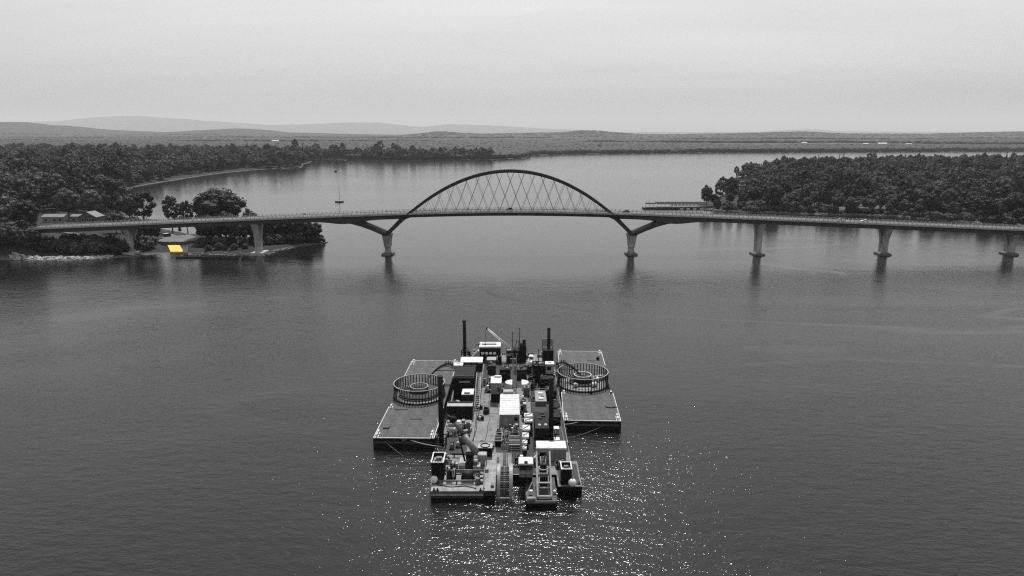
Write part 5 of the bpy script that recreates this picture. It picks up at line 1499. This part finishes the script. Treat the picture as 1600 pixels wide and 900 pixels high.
tower('left cable tower with a white windowed cab, beside the left basket', 'curved roller arm arching from the left tower into the left basket', -13.2, 190.6, 1, -1.9, -3.2)
tower('right cable tower with a white windowed cab, beside the right basket', 'curved roller arm reaching from the right tower over the right basket', 9.2, 191.8, -1, 1.5, 3.4)
t = container('long low white-roofed container at the rear left, behind the left tower', -15.4, -8.9, 200.5, 205.5, 2.7, 'dark_steel', 'white_roof', roofrise=.35)
t = container('small pale-roofed box at the rear, left of the crane house', -7.6, -4.9, 203.5, 206.6, 2.6, 'mid_steel', 'pale_steel')
# rear black house with four round vents
t = container('black deckhouse with white roof and four round white vents at the stern', -10.2, -3.6, 210.6, 215.4, 4.3, 'black_steel', 'white_roof', ribs=False, roofrise=.5, name='stern_house', cat='deckhouse')
for k in range(4): MB().sphere((-2.3+k*1.25,-2.75,2.6),.55,.3,.5,14,8).build('vent_dome','white_paint',t)
B(t,'roof_box','pale_steel',-2.6,2.0,-.6,.8,4.8,5.1)
MB().bar((-3.0,0,4.9),(-4.4,-.4,4.6),.35,.3).build('roof_spar','dark_steel',t)
t = at('cable_hopper', 'pale sloping hopper left of the black stern house', 'hopper', -11.6, 210.6)
MB().prism([(-1.7,0),(1.5,0),(1.5,3.6),(.9,3.6),(-1.7,.6)],-1.0,1.0).build('chute','pale_steel',t); B(t,'skid','black_steel',-1.8,1.6,-1.1,1.1,-.0,.3)
# stern crane
t = at('stern_crane', 'dark stern crane with thin pale lattice boom raised to the left', 'crane', .4, 211.6)
MB().rbox(-2.2,2.0,-1.8,2.0,1.2,3.6,.15).build('crane_house','black_steel',t)
for sx in (-1.5,1.3): MB().rbox(sx-.45,sx+.45,-2.4,2.4,0,1.1,.2).build('crawler_track','black_steel',t)
MB().rbox(-2.0,-.6,-2.1,-.6,2.0,4.0,.1).build('cab','pale_steel',t); B(t,'cab_window','glass',-1.9,-.7,-2.16,-2.101,2.8,3.7)
b0, b1 = Vector((-.4,-.8,3.6)), Vector((-8.2,.4,10.2))
d_ = (b1-b0).normalized(); s1_ = d_.cross(Vector((0,1,0))).normalized()*.3; s2_ = Vector((0,.3,0))
for a_, c_ in ((1,1),(1,-1),(-1,1),(-1,-1)):
    MB().cyl(b0+s1_*a_+s2_*c_, b1+s1_*a_*.5+s2_*c_*.5, .13, .12, 6).build('boom_chord','white_paint',t)
lac = MB()
for k in range(16):
    p_, q_ = b0.lerp(b1,k/16), b0.lerp(b1,(k+1)/16); e_ = 1 if k % 2 else -1
    lac.cyl(p_+s1_*e_*(1-.5*k/16)-s2_*(1-.5*k/16), q_-s1_*e_*(1-.5*k/16)-s2_*(1-.5*k/16), .05,.05,5); lac.cyl(p_+s1_*e_*(1-.5*k/16)+s2_*(1-.5*k/16), q_-s1_*e_*(1-.5*k/16)+s2_*(1-.5*k/16), .05,.05,5)
lac.build('boom_lacing','pale_steel',t)
MB().sphere(b1,.4,.3,.4,10,6).build('boom_head','black_steel',t)
MB().cyl(b1+Vector((-.5,0,-.2)), b1+Vector((-.6,0,-5.2)), .05,.05,5).build('hoist_line','rope_dark',t); MB().sphere(b1+Vector((-.6,0,-5.3)),.22,.22,.35,8,6).build('hook_block','black_steel',t)
MB().cyl(b1,(1.4,.4,6.2),.05,.05,5).build('pendant_line','mid_steel',t)
for sx in (-.6,.6): MB().bar((sx+1.0,.6,3.6),(1.4+sx*.3,.6,6.3),.16).build('gantry','black_steel',t)
def mast(label, x, y, h, r=.14):
    t = at('signal_mast', label, 'mast', x, y); C(t,'pole','dark_steel',(0,0,0),(0,0,h),r,r*.7,8); MB().bar((-.5,0,h*.72),(.5,0,h*.72),.1).build('yard','dark_steel',t); B(t,'lamp','black_steel',-.15,.15,-.15,.15,h,h+.35)
mast('thin dark signal mast left of the white stern boat, shorter one', .1, 214.4, 8.0)
mast('thin dark signal mast right of the stern crane, taller one', 2.4, 214.8, 9.2)
mast('short dark signal mast right of the white stern boat', 8.2, 207, 4.6)
t = at('winch_stack', 'dark stack of winch gear right of the stern crane', 'winch', 3.4, 211.0)
MB().rbox(-1.1,1.1,-1.1,1.1,0,4.6,.1).build('frame','black_steel',t); C(t,'drum','dark_steel',(-.9,0,5.2),(.9,0,5.2),.7,.7,16); B(t,'top_motor','black_steel',-.1,.9,-.6,.6,5.6,6.9)
# rounded white boat on deck
t = at('workboat', 'small rounded white workboat stowed on the stern deck', 'boat', 5.9, 206.8, DZ+.3)
MB().sphere((0,0,1.0),1.15,2.6,1.0,18,10).build('hull','white_paint',t); MB().rbox(-.75,.75,-1.1,.9,1.7,2.9,.25).build('wheelhouse','white_paint',t); B(t,'window','glass',-.45,.45,-1.16,-1.101,2.1,2.6)
for y in (-1.3,1.3): B(t,'cradle','dark_steel',-1.0,1.0,y-.15,y+.15,-.3,.3)
t = at('spud_house', 'black spud winch house at the rear right pile', 'winch house', 11.1, 208.4); MB().rbox(-1.7,1.7,-1.5,1.5,0,4.6,.12).build('body','black_steel',t)
for sx in (-1.6,1.6): MB().bar((sx,1.3,4.6),(sx,1.3,7.2),.18).build('post','dark_steel',t)
B(t,'backboard','pale_steel',-1.5,1.5,3.4,3.5,4.6,7.0)
# ladder tower in the middle
t = at('ladder_tower', 'tall thin pale ladder tower rising mid-barge behind the big deckhouse', 'tower', .75, 187.6)
for sx in (-.55,.55): B(t,'stile','pale_steel',sx-.07,sx+.07,-.07,.07,0,9.6)
for k in range(24): B(t,'rung','mid_steel',-.48,.48,-.04,.04,.4+k*.39,.46+k*.39)
for sx in (-.55,.55): MB().bar((sx,0,7.5),(sx,5.0,.2),.14).build('back_stay','dark_steel',t)
B(t,'crow_platform','black_steel',-.9,.9,-.5,.6,9.6,9.75); B(t,'lamp_box','black_steel',-.3,.3,-.2,.3,9.75,11)
# two halves of a round white tank
for s_, lb in ((-1,'left curved white tank half beside the ladder tower'),(1,'right curved white tank half beside the ladder tower')):
    t = at('tank_half', lb, 'tank', 1.4+s_*.0, 187.0)
    o_ = [(s_*(1.0 if k == 0 else 1.0)+s_*2.0*math.sin(math.pi*k/10)*1.0, 2.0*math.cos(math.pi*k/10)) for k in range(11)]
    MB().prism([(x+s_*.3,y) for x,y in o_],0,1.7,'xy').build('shell','white_paint',t)
    for k in range(1,5): B(t,'seam','mid_steel',s_*(1.4+k*.4)-.03,s_*(1.4+k*.4)+.03,-1.2,1.2,1.7,1.73)
# cluttered deck gear between (black machinery under the towers)
for x, y, w, d, h, lb in ((-2.0,194,3.2,2.6,3.4,'black pump house behind the ladder tower, left'),(2.8,195,3.0,2.4,3.0,'dark pump house behind the ladder tower, right'),
                          (-6.0,199,2.4,2.4,2.8,'dark square unit left of the stern boxes'),(4.3,199.6,3.2,2.0,2.4,'dark flat unit in front of the white workboat'),
                          (-4.6,188.6,2.6,2.4,2.6,'grey valve skid left of the ladder tower'),(9.6,185.6,3.6,3.0,3.6,'black power pack in front of the right tower'),
                          (10.4,178.6,3.0,4.0,3.0,'black power pack beside the generator, outboard'),(-14.4,170.6,2.2,2.2,2.2,'dark pump unit left behind the wide black container'),(10.9,171,2.4,5.0,1.6,'low black hydraulic unit on the right edge'),
                          (3.9,181.6,1.6,2.2,2.4,'grey locker stack right of the tank halves'),(10.6,163.2,2.6,4.6,2.2,'low black unit on the right edge, nearer the bow')):
    t = at('machine_unit', lb, 'machine', x, y); dk_ = 'black_steel' if 'black' in lb else ('mid_steel' if 'grey' in lb else 'dark_steel')
    MB().rbox(-w/2,w/2,-d/2,d/2,.2,h,.12).build('housing',dk_,t); B(t,'skid','dark_steel',-w/2-.1,w/2+.1,-d/2-.1,d/2+.1,0,.2)
    q = random.Random(int(x*10+y))
    for k in range(4):
        px_, py_ = q.uniform(-w/2+.4,w/2-.4), q.uniform(-d/2+.4,d/2-.4)
        if q.random() < .5: C(t,'stack',q.choice(['mid_steel','pale_steel']),(px_,py_,h),(px_,py_,h+q.uniform(.2,.7)),.18,.18,8)
        else: MB().rbox(px_-.3,px_+.3,py_-.25,py_+.25,h,h+q.uniform(.15,.5),.05).build('cover',q.choice(['pale_steel','mid_steel','dark_steel']),t)
    MB().tube([(-w/2,-d/2-.15,h*.6),(0,-d/2-.2,h*.75),(w/2,-d/2-.15,h*.5)],.07,6).build('pipe','mid_steel',t)
# guard rails along the deck edges of the ranks
def railing(label, pts, z=DZ, m='pale_steel'):
    t = at('deck_railing', label, 'railing', pts[0][0], pts[0][1], z); o = Vector((pts[0][0],pts[0][1],0))
    for a_, b_ in zip(pts[:-1],pts[1:]):
        a_ = Vector((*a_,0))-o; b_ = Vector((*b_,0))-o
        for hz in (.55,1.1): MB().bar(a_+Vector((0,0,hz)),b_+Vector((0,0,hz)),.06).build('rail',m,t)
        n_ = max(2,int((b_-a_).length/2.4))
        for k in range(n_+1): c_ = a_.lerp(b_,k/n_); B(t,'post',m,c_.x-.04,c_.x+.04,c_.y-.04,c_.y+.04,0,1.1)
railing('pale deck railing along the right rank, inboard of the black containers', [(8.7,146.4),(8.7,164.5)])
railing('pale deck railing left of the big white deckhouse', [(-3.6,158.6),(-3.5,172)])
railing('pale railing along the left edge of the front left pontoon', [(-16.3,129.2),(-16.3,146)])
railing('pale railing at the right edge beside the lockers', [(12.6,146.5),(12.7,163)])
railing('pale railing across the stern', [(-15.8,217.6),(12.6,217.6)])
# ropes
def rope(label, p0, p1, sag, m='rope', r=.09, n=14):
    t = at('mooring_rope', label, 'rope', *p0)
    p0, p1 = Vector(p0), Vector(p1); pts = []
    for k in range(n+1):
        f = k/n; p = p0.lerp(p1,f)-p0; p.z -= sag*4*f*(1-f); pts.append(p)
    MB().tube(pts,r,6).build('strand',m,t)
rope('thin rope hanging from the left barge bow into the water', (-31.0,153.6,2.3), (-23.6,147.5,-.3), .25, 'mid_steel', .07)
rope('pale thick rope from the left barge bow to the work barge', (-26.4,154.0,2.4), (-16.0,147.8,2.6), .5, 'rope', .13)
rope('pale rope from the right barge bow to the work barge', (18.4,163.9,2.4), (12.6,160.2,2.6), .3, 'rope', .11)
rope('slack rope looping from the right barge bow down to the water', (25.2,163.7,2.3), (13.1,157.6,.2), .7, 'mid_steel', .08)
rope('pale rope between the left barge corner and the front spud', (-19.0,158.0,2.6), (-16.5,150.5,2.8), .1, 'rope', .1)
rope('second pale rope beside the front spud, farther aft', (-18.6,163.5,2.6), (-16.3,152.0,2.9), .2, 'rope', .09)
rope('pale rope along the inner edge of the right barge', (13.5,178.5,2.8), (12.7,164.5,2.6), .2, 'rope', .09)
# assorted deck gear: skids crowded with boxes, pipes, drums and hose coils
def gear(label, x, y, w, d, seed, n=9, tall=1.6):
    q = random.Random(seed)
    t = at('equipment_skid', label, 'equipment', x, y, DZ, R(q.uniform(-4,4)))
    B(t,'skid',q.choice(['black_steel','dark_steel','rust']),-w/2,w/2,-d/2,d/2,0,.18)
    for k in range(n):
        a, b_ = q.uniform(-w/2+.25,w/2-.25), q.uniform(-d/2+.25,d/2-.25); m_ = q.choice(['black_steel','black_steel','dark_steel','mid_steel','rust','pale_steel','white_paint','grey_paint'])
        r = q.random()
        if r < .3: MB().rbox(a-q.uniform(.2,.5),a+q.uniform(.2,.5),b_-q.uniform(.2,.5),b_+q.uniform(.2,.5),.18,.18+q.uniform(.3,tall),.05).build('box',m_,t)
        elif r < .5: C(t,'cylinder',m_,(a,b_,.18),(a,b_,.18+q.uniform(.4,tall)),q.uniform(.14,.34),None,12)
        elif r < .65: C(t,'tank',m_,(a-q.uniform(.3,.7),b_,.55),(a+q.uniform(.3,.7),b_,.55),q.uniform(.2,.36),None,12)
        elif r < .8: MB().ring((a,b_,.26),q.uniform(.3,.5),.14,18).build('hose_coil','rubber' if q.random() < .6 else 'rope',t)
        else: MB().tube([(a,b_,.2),(a,b_,q.uniform(.6,tall)),(a+q.uniform(-.8,.8),b_+q.uniform(-.5,.5),q.uniform(.6,tall)),(a+q.uniform(-.8,.8),b_+q.uniform(-.6,.6),.2)],.07,6).build('pipe',m_,t)
    for sx in (-w/2+.06,w/2-.06):
        if q.random() < .7: MB().bar((sx,-d/2,1.0),(sx,d/2,1.0),.06).build('guard_rail','pale_steel',t); B(t,'guard_post','pale_steel',sx-.03,sx+.03,-d/2,-d/2+.06,.18,1.0); B(t,'guard_post','pale_steel',sx-.03,sx+.03,d/2-.06,d/2,.18,1.0)
for i, (x, y, w, d, lb) in enumerate([
    (-11.2,151.6,2.6,2.2,'crowded gear skid right of the pale-topped pump'),(-14.4,155.6,2.8,3.0,'gear skid behind the front left spud pile'),(-11.0,157.4,2.4,2.6,'gear skid in front of the pale low skid'),
    (-14.5,141.6,2.6,3.0,'gear skid behind the tall front left winch box'),(-6.6,132.6,1.8,2.6,'gear skid at the right end of the front left deck'),(-12.6,133.6,2.0,1.8,'gear skid between the left buoy and the hose reel'),
    (-5.2,147.6,2.0,2.4,'gear skid behind the hatch stand'),(-6.9,190.6,2.4,4.0,'gear skid beside the left cable tower, inboard'),(-6.6,184.4,1.8,3.4,'gear skid left of the pale shed, toward the stern'),
    (-7.2,211.6,2.2,2.2,'gear skid beside the black stern house'),(-1.4,203.6,2.6,2.6,'gear skid in front of the stern crane'),(1.6,199.8,2.4,3.0,'gear skid in the middle behind the ladder tower'),
    (5.4,193.6,2.2,3.4,'gear skid left of the right cable tower'),(6.0,186.6,2.2,3.2,'gear skid right of the tank halves'),(-3.2,184.4,1.8,2.2,'gear skid behind the pale shed'),
    (6.6,178.6,3.2,4.4,'gear skid behind the pale generator'),(2.9,176.6,1.6,3.4,'gear skid right of the cooling unit'),(11.4,167.8,2.0,3.0,'gear skid at the right edge beside the generator'),
    (3.4,164.6,2.0,3.6,'gear skid right of the big deckhouse'),(3.0,169.4,1.8,3.2,'second gear skid right of the big deckhouse'),(.4,156.2,2.2,3.0,'gear skid in front of the big deckhouse door'),
    (-2.9,156.4,1.6,2.4,'gear skid left of the cables before the deckhouse'),(4.6,140.2,2.0,3.2,'gear skid behind the white control cab'),(1.4,140.6,2.0,3.6,'gear skid between the cables and the control cab'),
    (9.9,147.6,1.6,2.6,'gear skid behind the white-roofed cabin, outboard'),(10.4,138.8,2.2,2.0,'gear skid behind the right winch box'),(8.4,203.4,2.8,2.6,'gear skid right of the white workboat'),
    (12.0,197.6,1.6,4.0,'gear skid outboard of the right cable tower'),(-13.6,196.4,3.6,2.4,'gear skid behind the left cable tower'),(-4.2,208.4,2.4,1.6,'gear skid at the foot of the black stern house'),
    (9.6,215.4,3.0,2.0,'gear skid at the stern right corner'),(5.2,213.6,2.6,2.6,'gear skid at the stern beside the winch stack'),(-12.6,214.0,2.4,2.6,'gear skid at the stern left corner')]):
    gear(lb, x, y, w, d, 100+i, 9+i % 4, 1.5+.5*(i % 3))
# hoses and cables lying along the deck
def deck_hose(label, pts, r, m):
    t = at('deck_hose', label, 'hose', pts[0][0], pts[0][1], DZ); q = random.Random(len(label)); out = []
    for (x0,y0),(x1,y1) in zip(pts[:-1],pts[1:]):
        for k in range(6):
            f = k/6; out.append((x0+(x1-x0)*f+q.uniform(-.12,.12)-pts[0][0], y0+(y1-y0)*f-pts[0][1], r+.01))
    out.append((pts[-1][0]-pts[0][0], pts[-1][1]-pts[0][1], r+.01)); MB().tube(out,r,6).build('hose',m,t)
deck_hose('thin dark hose along the seam of the open deck', [(-6.6,146),(-6.0,156),(-5.6,166),(-6.2,182)], .05, 'rubber')
deck_hose('dark hose curving round the open deck toward the drums', [(-9.4,150),(-8.6,158),(-8.9,164),(-8.4,170)], .08, 'rubber')
deck_hose('dark hydraulic hose beside the black right containers', [(4.9,146),(4.8,155),(5.0,165),(5.1,176)], .1, 'rubber')
deck_hose('pale hose on the right deck edge', [(12.2,152),(11.8,160),(12.3,170),(12.0,182)], .07, 'rope')
deck_hose('dark hose across the front left deck', [(-15.0,131),(-12.4,130.2),(-9.5,130.6),(-7.2,129.6)], .08, 'rubber')
deck_hose('pale rope laid across the front left deck', [(-12.9,134.8),(-12.2,131.2),(-11.9,129.2),(-11.8,128.2)], .06, 'rope')
